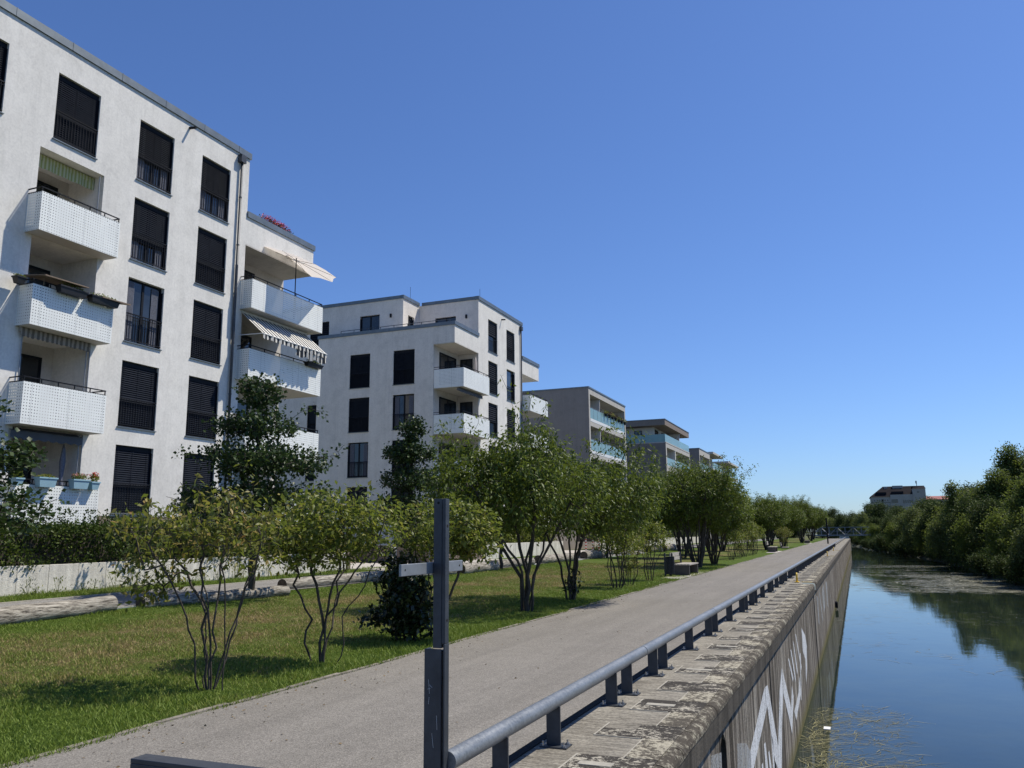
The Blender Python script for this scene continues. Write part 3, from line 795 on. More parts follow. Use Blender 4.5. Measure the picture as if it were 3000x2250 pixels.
def balcony(bld, xf, y0, y1, zb, zt, xback, near=True, far=True, xnear=None, xfar=None, slabdark=False):
    """perforated parapet: front sheet at xf, side sheets back to the wall, slab and rail"""
    xnear = xback if xnear is None else xnear; xfar = xback if xfar is None else xfar
    mb = MB(); mb.box(xback, xf - .03, y0 + .03, y1 - .03, zb + .0, zb + .18)
    bal = mb.build('balcony', M['slab'], bld)
    mb = MB(); mb.box(xf - .004, xf, y0, y1, zb, zt)
    if near: mb.box(xnear, xf - .004, y0, y0 + .004, zb, zt)
    if far: mb.box(xfar, xf - .004, y1 - .004, y1, zb, zt)
    mb.build('parapet_sheet', M['perf'], bal)
    mb = MB(); zr = zt + .15
    for z in (zr, zt - .0 + .015):
        mb.box(xf - .06, xf - .03, y0, y1, z - .02, z + .012)
        if near: mb.box(xnear, xf - .06, y0, y0 + .03, z - .02, z + .012)
        if far: mb.box(xfar, xf - .06, y1 - .03, y1, z - .02, z + .012)
    n = 5
    for k in range(n + 1):
        y = y0 + .02 + (y1 - y0 - .06) * k / n; mb.box(xf - .058, xf - .032, y, y + .025, zb + .18, zr - .02)
    mb.build('balcony_rail', M['dark'], bal)
    return bal

def shell(mb, x0, x1, y0, y1, z0, z1, skip=()):
    """box walls except the named faces"""
    f = {'-y': ((x0, y0, z0), (x1, y0, z0), (x1, y0, z1), (x0, y0, z1)), '+y': ((x0, y1, z0), (x1, y1, z0), (x1, y1, z1), (x0, y1, z1)),
         '-x': ((x0, y0, z0), (x0, y1, z0), (x0, y1, z1), (x0, y0, z1)), '+x': ((x1, y0, z0), (x1, y1, z0), (x1, y1, z1), (x1, y0, z1)),
         'top': ((x0, y0, z1), (x1, y0, z1), (x1, y1, z1), (x0, y1, z1)), 'bot': ((x0, y0, z0), (x1, y0, z0), (x1, y1, z0), (x0, y1, z0))}
    for k, q in f.items():
        if k not in skip: mb.quad(*q)

def coping(mb, pts, z0, z1, out=.06, inn=.25):
    """roof-edge trim along axis-aligned open path; pts listed so that outside is on the right"""
    for (a, c) in zip(pts[:-1], pts[1:]):
        x0, y0 = a; x1, y1 = c
        if abs(x0 - x1) < 1e-6:      # along y
            s = 1 if y1 > y0 else -1
            lo, hi = min(y0, y1), max(y0, y1)
            mb.box(x0 + s * out, x0 - s * inn, lo - out, hi + out, z0, z1)
        else:
            s = 1 if x1 > x0 else -1
            lo, hi = min(x0, x1), max(x0, x1)
            mb.box(lo + inn + .001, hi - inn - .001, y0 - s * out, y0 + s * inn, z0 + .001, z1 - .001) if False else mb.box(lo - out + .0015, hi + out - .0015, y0 - s * out * 1.0 + 0, y0 + s * inn, z0 + .002, z1 - .002)

WT = [15.96, 13.10, 10.26, 7.40, 4.60]          # window heads, top storey first
PB = [(10.50, 11.68), (7.66, 8.86), (4.80, 6.00), (2.02, 3.12)]
FX = -22.0
# ---- building 1
b1 = thing('apartment_building', (FX, 20, 1), 'nearest white five storey apartment building with perforated balconies, far left of the photo', 'building')
W = Wall('X', FX)
holes = []; wins = []
for i, zt in enumerate(WT):
    wins.append((13.48, 15.03, zt - 2.2, zt, .55, 'a')); wins.append((10.2, 11.75, zt - 2.2, zt, 1, 'a'))
    wins.append((7.2, 8.75, zt - 2.2, zt, 1, 'a'))
    if i == 0: wins.append((16.7, 18.28, zt - 2.2, zt, 1.0, 'a'))
    wins.append((19.94, 21.52, zt - 2.2, zt, [.60, .66, 0, 1.0, 1.0][i], 'b'))
    wins.append((22.94, 24.50, zt - 2.2, zt, [.58, 1.0, 1.0, 1.0, 1.0][i], 'c'))
holes = [w_[:4] + (.16,) for w_ in wins]
LG = [(10.66, 13.32), (7.82, 10.49), (4.96, 7.65), (2.18, 4.79)]
for (za, zb) in LG: holes.append((16.32, 18.66, za, zb, 1.6))
mb = MB()
W.face(mb, 6.0, 25.57, 2.31, 16.93, holes)
# end walls, back, roof slabs
mb.quad((-34, 6, 1), (-22, 6, 1), (-22, 6, 16.93), (-34, 6, 16.93)); mb.quad((-34, 6, 1), (-34, 30.1, 1), (-34, 30.1, 14.4), (-34, 6, 16.93))
mb.quad((-34, 25.57, 14), (-22, 25.57, 14), (-22, 25.57, 16.93), (-34, 25.57, 16.93))
mb.quad((-34, 6, 16.7), (-22, 6, 16.7), (-22, 25.57, 16.7), (-34, 25.57, 16.7))
W.face(mb, 25.57, 30.1, 13.27, 14.44, [])
mb.quad((-34, 30.1, 13.27), (-22, 30.1, 13.27), (-22, 30.1, 14.44), (-34, 30.1, 14.44))
mb.quad((-34, 30.1, 1), (-23.6, 30.1, 1), (-23.6, 30.1, 13.27), (-34, 30.1, 13.27))
mb.quad((-34, 25.57, 14.2), (-22, 25.57, 14.2), (-22, 30.1, 14.2), (-34, 30.1, 14.2))
mb.build('wall', M['stucco'], b1)
mb = MB()
mb.box(-23.6, -22.001, 25.571, 30.09, 13.22, 13.268)      # soffit of the overhang
W2 = Wall('X', -23.6)
W2.face(mb, 25.57, 30.1, 1.0, 13.22, [])
mb.quad((-23.6, 25.568, 1.0), (-22, 25.568, 1.0), (-22, 25.568, 13.25), (-23.6, 25.568, 13.25))
for (za, zb) in LG:
    W2.face(mb, 16.32, 18.66, za, zb, [])
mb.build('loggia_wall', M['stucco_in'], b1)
mb = MB(); mb.box(-22.25, -22.005, 6, 25.57, 1.0, 2.31); mb.build('plinth', M['brick'], b1)
mb = MB(); coping(mb, [(FX, 6), (FX, 25.57)], 16.90, 17.16); mb.box(-34, -22.2, 25.45, 25.64, 16.92, 17.15); mb.box(-34, -22.2, 5.94, 6.2, 16.92, 17.15)
coping(mb, [(FX, 25.63), (FX, 30.1)], 14.42, 14.66); mb.box(-34, -22.24, 29.95, 30.16, 14.43, 14.65)
y = 7.3
while y < 25: mb.box(FX - .1, FX + .068, y, y + .03, 16.905, 17.17); y += 1.95
mb.build('roof_trim', M['zinc'], b1)
for k, (a, c, e, g, bl, t_) in enumerate(wins):
    i = WT.index([z for z in WT if abs(z - g) < .01][0])
    window(W, b1, a, c, e, g, bl, True, dark=(bl < .62 and bl > 0) , curtain=(bl < .9))
for i, (za, zb) in enumerate(LG):
    door(W2, b1, 16.36, 18.2, za + .02, za + 2.3, -.06)
    if i < 3: pass
for i, (zb, zt) in enumerate(PB):
    balcony(b1, -21.4, 16.07, 18.9, zb, zt, -22.0)
    o = balcony(b1, -21.4, 25.38, 30.12, zb, zt, -23.6, xnear=-22.0, xfar=-23.6)
    door(W2, b1, 25.9, 28.0, zb + .2, zb + 2.4, -.06)
# downpipe and spout
mb = MB(); mb.sm = True
mb.tube([(-21.91, 25.02, 16.55), (-21.91, 25.02, 1.2)], .05, 10); mb.sm = False
mb.box(-21.99, -21.80, 24.86, 25.15, 16.5, 16.82)
for z in (15, 13, 11, 9, 7, 5, 3): mb.tube([(-21.91, 25.02, z), (-21.91, 25.02, z + .05)], .062, 10)
mb.tube([(-21.91, 25.02, 12.2), (-21.91, 25.02, 9.0)], .058, 10)
mb.build('downpipe', M['steel'], b1)
mb = MB(); mb.tube([(-22.0, 22.2, 16.70), (-21.7, 22.2, 16.66)], .05, 8); mb.build('overflow_spout', M['dark'], b1)
# awnings mounted in the loggias
def valance(mb, y0, y1, x, zt, drop, n=14, wave=.05):
    ys = np.linspace(y0, y1, n * 4 + 1)
    for a, c in zip(ys[:-1], ys[1:]):
        ia = (a - y0) / (y1 - y0) * n; ic = (c - y0) / (y1 - y0) * n
        da = drop + wave * abs(math.sin(math.pi * ia)); dc = drop + wave * abs(math.sin(math.pi * ic))
        xa = x + .02 * math.sin(ia * 2.1); xc = x + .02 * math.sin(ic * 2.1)
        mb.quad((xa, a, zt), (xc, c, zt), (xc, c, zt - dc), (xa, a, zt - da))
mb = MB(); valance(mb, 16.34, 18.64, -22.42, 13.22, .34, 13, .02); mb.box(-22.6, -22.42, 16.34, 18.64, 13.12, 13.3); mb.build('awning', M['awn_yellow'], b1)
mb = MB(); valance(mb, 16.2, 18.6, -21.9, 7.64, .22, 15); mb.box(-22.1, -21.9, 16.2, 18.6, 7.52, 7.655); mb.build('awning', M['awn_pale'], b1)
mb = MB(); valance(mb, 16.2, 18.6, -21.9, 4.66, .2, 8); mb.add([(-22.2, 16.2, 4.78), (-22.2, 18.6, 4.78), (-21.9, 18.6, 4.66), (-21.9, 16.2, 4.66)], [(0, 1, 2, 3)]); mb.build('awning', M['awn_grey'], b1)
for (za, zb, ys_) in ((6.05, 7.7, (16.3, 18.5, 18.62)), (3.2, 4.75, (18.5, 18.62)), (11.8, 13.2, (18.45,))):
    for y in ys_:
        mb = MB(); mb.tube([(-21.95, y, za), (-21.95, y, zb)], .018, 6); mb.build('awning_pole', M['lightsteel'], b1)
# big striped awning over the third right-hand balcony, leaning out over the parapet
aw = MB(); y0, y1 = 25.5, 29.75
top = (-22.0, 10.42); bot = (-20.85, 9.42)
aw.add([(top[0], y0, top[1]), (top[0], y1, top[1]), (bot[0], y1, bot[1]), (bot[0], y0, bot[1])], [(0, 1, 2, 3)])
valance(aw, y0, y1, bot[0], bot[1], .16, 24, .05)
ys = np.linspace(27.6, y1, 15)
for k in range(14):
    a, c = ys[k], ys[k + 1]; zz = .45 + .05 * math.sin(k * 1.3); xx = bot[0] - .05 + .07 * (k % 2); x2 = bot[0] - .05 + .07 * ((k + 1) % 2)
    aw.quad((xx, a, bot[1] - .1), (x2, c, bot[1] - .1), (x2, c + .03, bot[1] - zz), (xx, a + .03, bot[1] - zz))
awn = aw.build('awning', M['awn_dark'], b1); awn['label'] = 'black and white striped awning leaning out'
mb = MB(); mb.tube([(-22.05, y0 - .08, 10.4), (-22.05, y0 - .08, 8.9)], .03, 6); mb.tube([(-22.0, y0 - .05, 9.45), (bot[0], y0 - .02, bot[1])], .02, 6); mb.tube([(-22.0, y1 + .05, 9.45), (bot[0], y1 + .02, bot[1])], .02, 6)
mb.tube([(-22, y0, 10.44), (-22, y1, 10.44)], .06, 8); mb.tube([(bot[0], y0, bot[1]), (bot[0], y1, bot[1])], .025, 6)
mb.build('awning_frame', M['white'], awn)

# ---- building 2
b2 = thing('apartment_building', (FX, 50, 1), 'second white apartment building with corner loggia and set back roof terrace storey', 'building')
mb = MB(); H2 = []; wl = []
for i, zt in enumerate(WT):
    zs_ = zt - 2.2
    wl.append((49.80, 51.36, zs_, zt, [.45, 1, .55, 1, 1][i])); wl.append((53.0, 54.53, zs_, zt, [1, 0, 1, .5, 1][i]))
LG2 = [(10.62, 13.30), (7.78, 10.46), (4.92, 7.62), (2.1, 4.76)]
W.face(mb, 48.22, 56.0, 1.0, 16.93, [h[:4] + (.16,) for h in wl])
W.face(mb, 44.7, 48.22, 13.30, 14.40, [])
W.face(mb, 56.0, 59.5, 13.27, 14.40, [])
mb.quad((-23.5, 59.5, 13.27), (-22, 59.5, 13.27), (-22, 59.5, 14.4), (-23.5, 59.5, 14.4)); mb.quad((-23.5, 56.0, 13.27), (-22, 56, 13.27), (-22, 59.5, 13.27), (-23.5, 59.5, 13.27))
mb.quad((-34, 59.5, 1), (-23.5, 59.5, 1), (-23.5, 59.5, 14.4), (-34, 59.5, 14.4)); mb.quad((-23.5, 56, 1), (-23.5, 59.5, 1), (-23.5, 59.5, 13.27), (-23.5, 56, 13.27))
mb.quad((-34, 56, 14.1), (-22, 56, 14.1), (-22, 59.5, 14.1), (-34, 59.5, 14.1))
mb.quad((-34, 56.0, 14), (-22, 56.0, 14), (-22, 56.0, 16.93), (-34, 56.0, 16.93)); mb.quad((-23.5, 56, 1), (-22, 56, 1), (-22, 56, 14), (-23.5, 56, 14))
mb.quad((-26.4, 48.22, 16.7), (-22, 48.22, 16.7), (-22, 56, 16.7), (-26.4, 56, 16.7)); mb.quad((-42, 46, 16.7), (-26.4, 46, 16.7), (-26.4, 56, 16.7), (-42, 56, 16.7))
mb.build('wall', M['stucco'], b2)
V = Wall('Y', 44.7); wy = []
for i, zt in enumerate(WT[1:]):
    wy.append((-29.52, -28.01, zt - 2.2, zt, [1, 1, 0, 1][i])); wy.append((-26.30, -24.78, zt - 2.2, zt, [1, 0, 1, 1][i]))
mb = MB()
V.face(mb, -32.0, -23.46, 1.0, 14.40, [h[:4] + (.16,) for h in wy]); V.face(mb, -23.46, -22.0, 13.30, 14.40, [])
mb.quad((-32, 44.7, 1), (-32, 46, 1), (-32, 46, 14.4), (-32, 44.7, 14.4))
V2 = Wall('Y', 46.0); wz_ = []
for i, zt in enumerate(WT): wz_.append((-33.65, -32.12, zt - 2.2, zt, 1.0))
pent = (-29.69, -28.17, 14.25, 16.02)
V2.face(mb, -42, -26.4, 1.0, 16.93, [h[:4] + (.16,) for h in wz_] + [pent + (.16,)])
V3 = Wall('Y', 48.22); ph = (-25.2, -23.65, 14.2, 15.95)
V3.face(mb, -26.4, -22.0, 14.0, 16.93, [ph + (.16,)])
W26 = Wall('X', -26.4); W26.face(mb, 46.0, 48.22, 14.0, 16.93, [(46.68, 47.5, 14.2, 15.94, .16)])
mb.quad((-32, 44.7, 14.1), (-22, 44.7, 14.1), (-22, 48.22, 14.1), (-32, 48.22, 14.1))
mb.build('side_wall', M['stucco2'], b2)
window(V2, b2, *pent, 0, False); window(V3, b2, *ph, 0, False); window(W26, b2, 46.68, 47.5, 14.2, 15.94, 0, False)
for h in wl: window(W, b2, *h[:4], h[4], True, detail=False)
for h in wy: window(V, b2, *h[:4], h[4], True, dark=True, curtain=(h[4] == 0), detail=True)
for h in wz_: window(V2, b2, *h[:4], h[4], True, dark=True, detail=False)
mb = MB()
W23 = Wall('X', -23.46); W23.face(mb, 44.7, 48.22, 1.0, 13.3, [])
V48 = Wall('Y', 48.22); V48.face(mb, -23.46, -22.0, 1.0, 13.3, [])
mb.box(-23.46, -22.001, 44.701, 48.2, 13.25, 13.298)
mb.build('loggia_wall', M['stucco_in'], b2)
for i, (za, zb) in enumerate(LG2):
    door(W23, b2, 45.5, 47.8, za, za + 2.3, -.02); door(V48, b2, -23.3, -22.42, za, za + 2.3, -.02)
for i, (zb, zt) in enumerate(PB):
    bal = balcony(b2, -21.4, 44.74, 48.6, zb - .02, zt - .03, -22.0, xnear=-23.44, xfar=-22.0)
    mb = MB(); mb.box(-23.44, -22.0, 44.76, 48.2, zb, zb + .17); mb.build('loggia_floor', M['slab'], bal)
    balcony(b2, -21.4, 56.0, 59.8, zb - .02, zt - .03, -23.5, xnear=-22.0, xfar=-23.5)
for zt in (10.40, 13.2):
    mb = MB(); valance(mb, 44.9, 48.3, -21.75, zt, .16, 18, .05); mb.box(-21.95, -21.75, 44.9, 48.3, zt - .1, zt + .02)
    if zt < 11: mb.build('awning', M['awn_grey'], b2)
mb = MB()
coping(mb, [(FX, 48.22), (FX, 56.0)], 16.9, 17.14); mb.box(-26.2, -22.24, 48.16, 48.4, 16.91, 17.13)
mb.box(-26.55, -26.34, 45.95, 48.15, 16.9, 17.14); mb.box(-42, -26.56, 45.94, 46.2, 16.91, 17.13)
coping(mb, [(FX, 44.7), (FX, 48.2)], 14.38, 14.62); mb.box(-32.05, -22.24, 44.64, 44.9, 14.39, 14.61); mb.box(-32.06, -31.85, 44.95, 46, 14.38, 14.62)
coping(mb, [(FX, 56.07), (FX, 59.5)], 14.38, 14.62)
mb.build('roof_trim', M['zinc'], b2)
mb = MB()   # terrace rail
mb.box(-30.5, -22.5, 45.0, 45.03, 14.84, 14.87)
for k in range(9): x = -30.5 + k; mb.box(x, x + .03, 45.0, 45.03, 14.1, 14.84)
mb.build('terrace_railing', M['steel'], b2)
mb = MB(); mb.tube([(-21.92, 55.65, 16.5), (-21.92, 55.65, 1.2)], .05, 8); mb.box(-21.99, -21.82, 55.5, 55.8, 16.45, 16.75); mb.build('downpipe', M['steel'], b2)
mb = MB(); mb.tube([(-22.0, 52.1, 16.45), (-21.7, 52.1, 16.42)], .05, 6); mb.build('overflow_spout', M['dark'], b2)
mb = MB(); mb.box(-27.35, -27.25, 45.9, 45.99, 15.7, 15.95); mb.box(-22.92, -22.82, 48.12, 48.21, 15.7, 15.95); mb.build('wall_lamp', M['dark'], b2)
mb = MB(); mb.tube([(-27, 48, 16.7), (-27, 48, 18.3)], .012, 4); mb.tube([(-22.7, 50, 16.7), (-22.7, 50, 18.2)], .012, 4); mb.build('lightning_rod', M['dark'], b2)

# ---- grey buildings with glass parapets
def grey_building(y0, y1, ztop, label, wallm, floors, xb=-36, pent=None, lite=M['palestucco']):
    bd = thing('apartment_building', (FX, (y0 + y1) / 2, .5), label, 'building')
    mb = MB()
    ins = [(y0 + .4, y1 - .35, zf, zf + 2.25, 1.6) for zf in floors]
    # front frame
    W.face(mb, y0, y1, .4, ztop - .12, ins)
    mb.quad((xb, y0, ztop - .3), (FX, y0, ztop - .3), (FX, y1, ztop - .3), (xb, y1, ztop - .3))
    mb.build('front_wall', lite, bd)
    mb = MB(); mb.quad((xb, y0, .4), (FX, y0, .4), (FX, y0, ztop - .12), (xb, y0, ztop - .12)); mb.build('side_wall', wallm, bd)
    mb = MB(); mb.quad((xb, y1, .4), (FX, y1, .4), (FX, y1, ztop - .12), (xb, y1, ztop - .12)); mb.quad((xb, y0, .4), (xb, y1, .4), (xb, y1, ztop), (xb, y0, ztop))
    mb.build('side_wall', wallm, bd)
    mb = MB(); coping(mb, [(FX, y0), (FX, y1)], ztop - .14, ztop, .05); mb.box(xb, FX - .24, y0 - .05, y0 + .2, ztop - .135, ztop - .005); mb.build('roof_trim', M['zinc'], bd)
    Wb = Wall('X', FX - 1.6)
    mb = MB()
    for zf in floors:
        Wb.face(mb, y0 + .4, y1 - .35, zf, zf + 2.25, [])
    mb.build('loggia_wall', M['whitestucco'], bd)
    for zf in floors:
        u = y0 + .4
        for (a, c) in ((.5, 3.2), (4.6, 6.2), (8.0, 9.0)):
            if y0 + .4 + c < y1 - .6: door(Wb, bd, u + a, u + c, zf + .05, zf + 2.2, -.02)
        mb = MB(); W.box(mb, y0 + .42, y1 - .37, .03, .05, zf + .02, zf + 1.0)
        gp = mb.build('glass_parapet', M['aqua'], bd)
        mb = MB(); W.box(mb, y0 + .42, y1 - .37, .02, .06, zf + 1.0, zf + 1.03)
        u = y0 + 1.6
        while u < y1 - 1: W.box(mb, u, u + .02, .02, .06, zf + .02, zf + 1.0); u += 1.25
        mb.build('parapet_frame', M['lightsteel'], gp)
        mb = MB(); W.box(mb, y0 + .41, y1 - .36, -.012, .15, zf - .27, zf + .0); mb.build('white_band', M['white'], bd)
        mb = MB(); W.box(mb, y0 + 3.9, y0 + 4.0, .1, 1.55, zf + .01, zf + 2.24); mb.build('divider', M['whitestucco'], bd)
    return bd
b3 = grey_building(72.7, 86.0, 15.03, 'third building, grey box with turquoise glass balcony fronts and flower pots', M['greystucco'], [12.1, 9.15, 6.2, 3.2])
b4 = thing('apartment_building', (FX, 115, .5), 'fourth building, brown grey block with overhanging flat roof and glass roof terrace', 'building')
mb = MB(); y0, y1 = 106.4, 123.3
fl = [10.2, 7.2, 4.2]
ins = [(y0 + .6, y1 - .4, z, z + 2.3, 1.6) for z in fl]
W.face(mb, y0, y1, .4, 13.15, ins); mb.quad((-38, y0, 12.9), (FX, y0, 12.9), (FX, y1, 12.9), (-38, y1, 12.9)); mb.build('front_wall', M['palestucco'], b4)
mb = MB(); mb.quad((-38, y0, .4), (FX, y0, .4), (FX, y0, 13.05), (-38, y0, 13.05)); mb.build('side_wall', M['brownstucco'], b4); mb = MB(); mb.quad((-38, y1, .4), (FX, y1, .4), (FX, y1, 13.05), (-38, y1, 13.05)); mb.build('side_wall', M['brownstucco'], b4)
mb = MB(); mb.box(-38, FX + .02, y0 - .01, y0 + .2, 13.06, 13.2); mb.box(FX - .2, FX + .03, y0 + .2, y1, 13.06, 13.2); mb.build('terrace_edge', M['palestucco'], b4)
mb = MB(); mb.box(-38, FX, y0, y1, 15.38, 16.1); mb.build('roof_slab', M['brownstucco'], b4)
mb = MB(); mb.box(-38, FX + .05, y0 - .05, y1 + .05, 16.1, 16.2); mb.build('roof_trim', M['zinc'], b4)
mb = MB(); mb.box(-38, FX - 1.9, y0 + 1.8, y1 - 4, 13.0, 15.38); mb.box(-24.5, -22.3, y1 - 6.0, y1 - 5.8, 13.0, 15.38); mb.build('penthouse_wall', M['whitestucco'], b4)
Vp = Wall('Y', y0 + 1.8); door(Vp, b4, -26.5, -25.5, 13.3, 15.0, -.03)
Wp = Wall('X', FX - 1.9)
for a in (2.4, 6.5, 10): door(Wp, b4, y0 + a, y0 + a + 2, 13.2, 15.1, -.03)
mb = MB(); W.box(mb, y0 + .05, y1 - .1, .06, .08, 13.2, 14.2); mb.box(-38, FX - .09, y0 + .06, y0 + .08, 13.2, 14.2); mb.build('glass_parapet', M['aqua'], b4)
mb = MB(); Wb = Wall('X', FX - 1.6)
for z in fl: Wb.face(mb, y0 + .6, y1 - .4, z, z + 2.3, [])
mb.build('loggia_wall', M['whitestucco'], b4)
for z in fl:
    door(Wb, b4, y0 + 1, y0 + 4.5, z + .05, z + 2.2, -.02); door(Wb, b4, y0 + 8, y0 + 10.5, z + .05, z + 2.2, -.02)
    mb = MB(); W.box(mb, y0 + .62, y1 - .42, .03, .05, z, z + 1.0); mb.build('glass_parapet', M['aqua'], b4)
    mb = MB(); W.box(mb, y0 + 6.0, y0 + 6.4, .02, 1.55, z + .01, z + 2.29); mb.build('divider', M['whitestucco'], b4)
b5 = grey_building(131.7, 142.0, 14.7, 'fifth building, small grey block seen beyond the overhanging roof', M['greystucco'], [11.4, 8.4, 5.4])
def slab_building(y0, y1, zt, label):
    bd = thing('apartment_building', (FX, (y0 + y1) / 2, .5), label, 'building')
    mb = MB(); mb.box(-36, FX + .2, y0, y1, zt - .35, zt); mb.build('roof_slab', M['palestucco'], bd)
    mb = MB(); mb.box(-36, FX - 1.6, y0 + 1, y1 - 1, .4, zt - .35); mb.build('wall', M['palestucco'], bd)
    Wq = Wall('X', FX - 1.6)
    z = zt - 2.8
    while z > 2:
        door(Wq, bd, y0 + 2, y0 + 4.2, z, z + 2.1, -.03); door(Wq, bd, y0 + 6, y0 + 8, z, z + 2.1, -.03)
        mb = MB(); mb.box(FX - 1.6, FX, y0 + .5, y1 - .5, z - .3, z); s_ = mb.build('balcony', M['palestucco'], bd)
        mb = MB(); W.box(mb, y0 + .5, y1 - .5, .03, .06, z, z + 1.0); mb.build('glass_parapet', M['aqua'], s_); z -= 3
slab_building(144.5, 156, 15.2, 'sixth building, pale with thin projecting roof slab, above the big cherry tree')
slab_building(163, 178, 15.0, 'seventh and farthest pale building behind the row')

# ---- concrete / brick walls by the garden path
def retwall(y0, y1, zt, label, x=-17.7):
    t = thing('retaining_wall', (x, y0, .3), label, 'wall', 'concrete retaining walls along the garden path')
    mb = MB(); y = y0; 
    while y < y1 - .05:
        L = min(.82, y1 - y); dx = random.uniform(-.006, .006)
        mb.box(x - .16 + dx, x + dx, y + .006, y + L - .006, .1, zt + random.uniform(-.006, .006)); y += .82
    mb.build('concrete_panel', M['retwall'], t, .006)
    mb = MB(); mb.box(x - .15, x - .04, y0, y1, .1, zt - .02); mb.build('joint_backing', M['void'], t)
    return t
retwall(-2, 26.9, 1.02, 'pale concrete retaining wall under the dark hedge at left')
retwall(39.7, 52.0, 1.14, 'pale concrete retaining wall seen between the near cherry trunks')
retwall(61.2, 104, 1.1, 'long pale concrete wall beyond the striped bollards')
t = thing('brick_wall', (-19, 33, .3), 'dark brown brick wall behind the bicycle stands', 'wall')
mb = MB(); mb.box(-18.1, -17.85, 34.0, 39.68, .3, 1.17); mb.box(-21.9, -21.6, 27.1, 34.0, .3, 1.3); mb.box(-21.9, -18.1, 34.0, 34.25, .3, 1.165); mb.box(-21.9, -17.7, 27.0, 27.2, .3, 1.05)
mb.build('brickwork', M['brick'], t)
for k, y in enumerate((30.0, 31.6, 33.2, 35.3, 36.6, 38.0)):
    t = thing('bike_stand', (-17.45, y, .37), ['slim grey bicycle stand at the left end of the row before the brick wall', 'second bicycle stand from the left before the brick wall', 'third bicycle stand from the left before the brick wall', 'fourth bicycle stand from the left before the brick wall', 'fifth bicycle stand, next to last before the brick wall', 'rightmost grey hoop bicycle stand nearest the pale wall'][k], 'bicycle stand', 'bicycle stands by the brick wall')
    mb = MB()
    for dy in (-.16, .16): mb.bar((-17.45, y + dy, .36), (-17.45, y + dy, 1.12), .035)
    mb.bar((-17.45, y - .16, 1.12), (-17.45, y + .16, 1.12), .035); mb.build('hoop', M['lightsteel'], t)
    mb = MB(); mb.bar((-17.45, y - .15, 1.0), (-17.45, y + .15, 1.0), .03); mb.build('crossbar', M['lightsteel'], t)
for k, y in enumerate((55.2, 56.8, 58.3, 61.1)):
    t = thing('bollard', (-16.9, y * .985, .38), ['leftmost red and white striped bollard at the driveway', 'second red and white bollard in the driveway', 'third red and white bollard in the driveway', 'rightmost red and white bollard beside the pale wall'][k], 'bollard', 'striped bollards at the driveway')
    yy_ = y * .985
    mb = MB(); mb.tube([(-16.9, yy_, .36), (-16.9, yy_, 1.24)], .045, 10); mb.build('post', M['bollard'], t)
    mb = MB(); mb.tube([(-16.9, yy_, 1.24), (-16.9, yy_, 1.27)], .048, 10); mb.build('cap', M['white'], t)
# hidden garage block at the back of the driveway
t = thing('garage', (-24, 58, .3), 'low grey garage block at the back of the driveway', 'garage')
mb = MB(); mb.box(-30, -21.5, 60.2, 72, .3, 3.0); mb.box(-30, -26, 52, 60.2, .3, 3.0); mb.build('wall', M['greystucco'], t)
mb = MB(); mb.box(-30.1, -21.4, 60.1, 72.1, 3.0, 3.12); mb.build('roof_trim', M['zinc'], t)

# ------------------------------------------------------------------ balcony things
def canopy_parasol(cx, cy, zt, r, drop, pole_base, label, tilt=(0, 0)):
    t = thing('parasol', (cx, cy, pole_base), label, 'parasol')
    mb = MB(); n = 8; c = np.array([cx, cy, zt])
    ring = []; mid = []
    for k in range(n):
        a = 2 * math.pi * k / n + .35
        off = np.array([math.cos(a) * r, math.sin(a) * r * 1.05, 0]); ring.append(c + off + np.array([0, 0, -drop + tilt[0] * off[0] + tilt[1] * off[1]]))
        o2 = off * .22; mid.append(c + o2 + np.array([0, 0, -.09 + tilt[0] * o2[0] + tilt[1] * o2[1]]))
    for k in range(n):
        q = (k + 1) % n
        m = (ring[k] + ring[q]) / 2 * 1.0 + np.array([0, 0, .05]); m[0] = c[0] + (m[0] - c[0]) * .98; m[1] = c[1] + (m[1] - c[1]) * .98
        mb.add([mid[k], ring[k], m, mid[q]], [(0, 1, 2, 3)]); mb.add([mid[q], m, ring[q]], [(0, 1, 2)])
    mb.build('canopy', M['cream'], t)
    mb = MB()
    m2 = [c + (p - c) * 1.15 + np.array([0, 0, .07]) for p in mid]
    for k in range(n): mb.add([c + np.array([0, 0, .1]), m2[k], m2[(k + 1) % n]], [(0, 1, 2)])
    mb.build('vent', M['cream'], t)
    mb = MB(); mb.tube([(cx, cy, pole_base), (cx, cy, zt)], .022, 8); mb.tube([(cx, cy, pole_base), (cx, cy, pole_base + .9)], .032, 8)
    for k in range(n): mb.tube([c - np.array([0, 0, .12]), ring[k] + np.array([0, 0, .01])], .008, 4)
    mb.build('pole', M['dark'], t)
    return t
canopy_parasol(-21.6, 28.35, 13.50, 1.75, .30, 10.72, 'open cream parasol tilted over the upper right balcony of the nearest building', (-.34, -.10))
def closed_parasol(x, y, z0, z1, m, label):
    t = thing('parasol', (x, y, z0), label, 'parasol')
    mb = MB(); mb.sm = True
    L = z1 - z0
    mb.tube([(x, y, z0 + L * .18), (x + .01, y - .02, z0 + L * .3), (x, y + .02, z0 + L * .42), (x, y - .01, z0 + L * .5), (x, y, z0 + L * .75), (x, y + .01, z0 + L * .93), (x, y, z1)], [.05, .085, .075, .055, .09, .05, .012], 9); mb.build('canopy', m, t)
    mb = MB(); mb.tube([(x, y, z0), (x, y, z0 + L * .22)], .02, 6); mb.build('pole', M['dark'], t)
closed_parasol(-22.3, 18.27, 2.3, 4.47, M['greycloth'], 'folded blue grey parasol on the lowest balcony beside the flower boxes')
closed_parasol(-22.1, 48.0, 10.7, 12.95, M['cream'], 'folded pale parasol in the upper corner loggia of the second building')
closed_parasol(-22.3, 25.75, 7.9, 9.5, M['greycloth'], 'folded dark parasol under the striped awning')

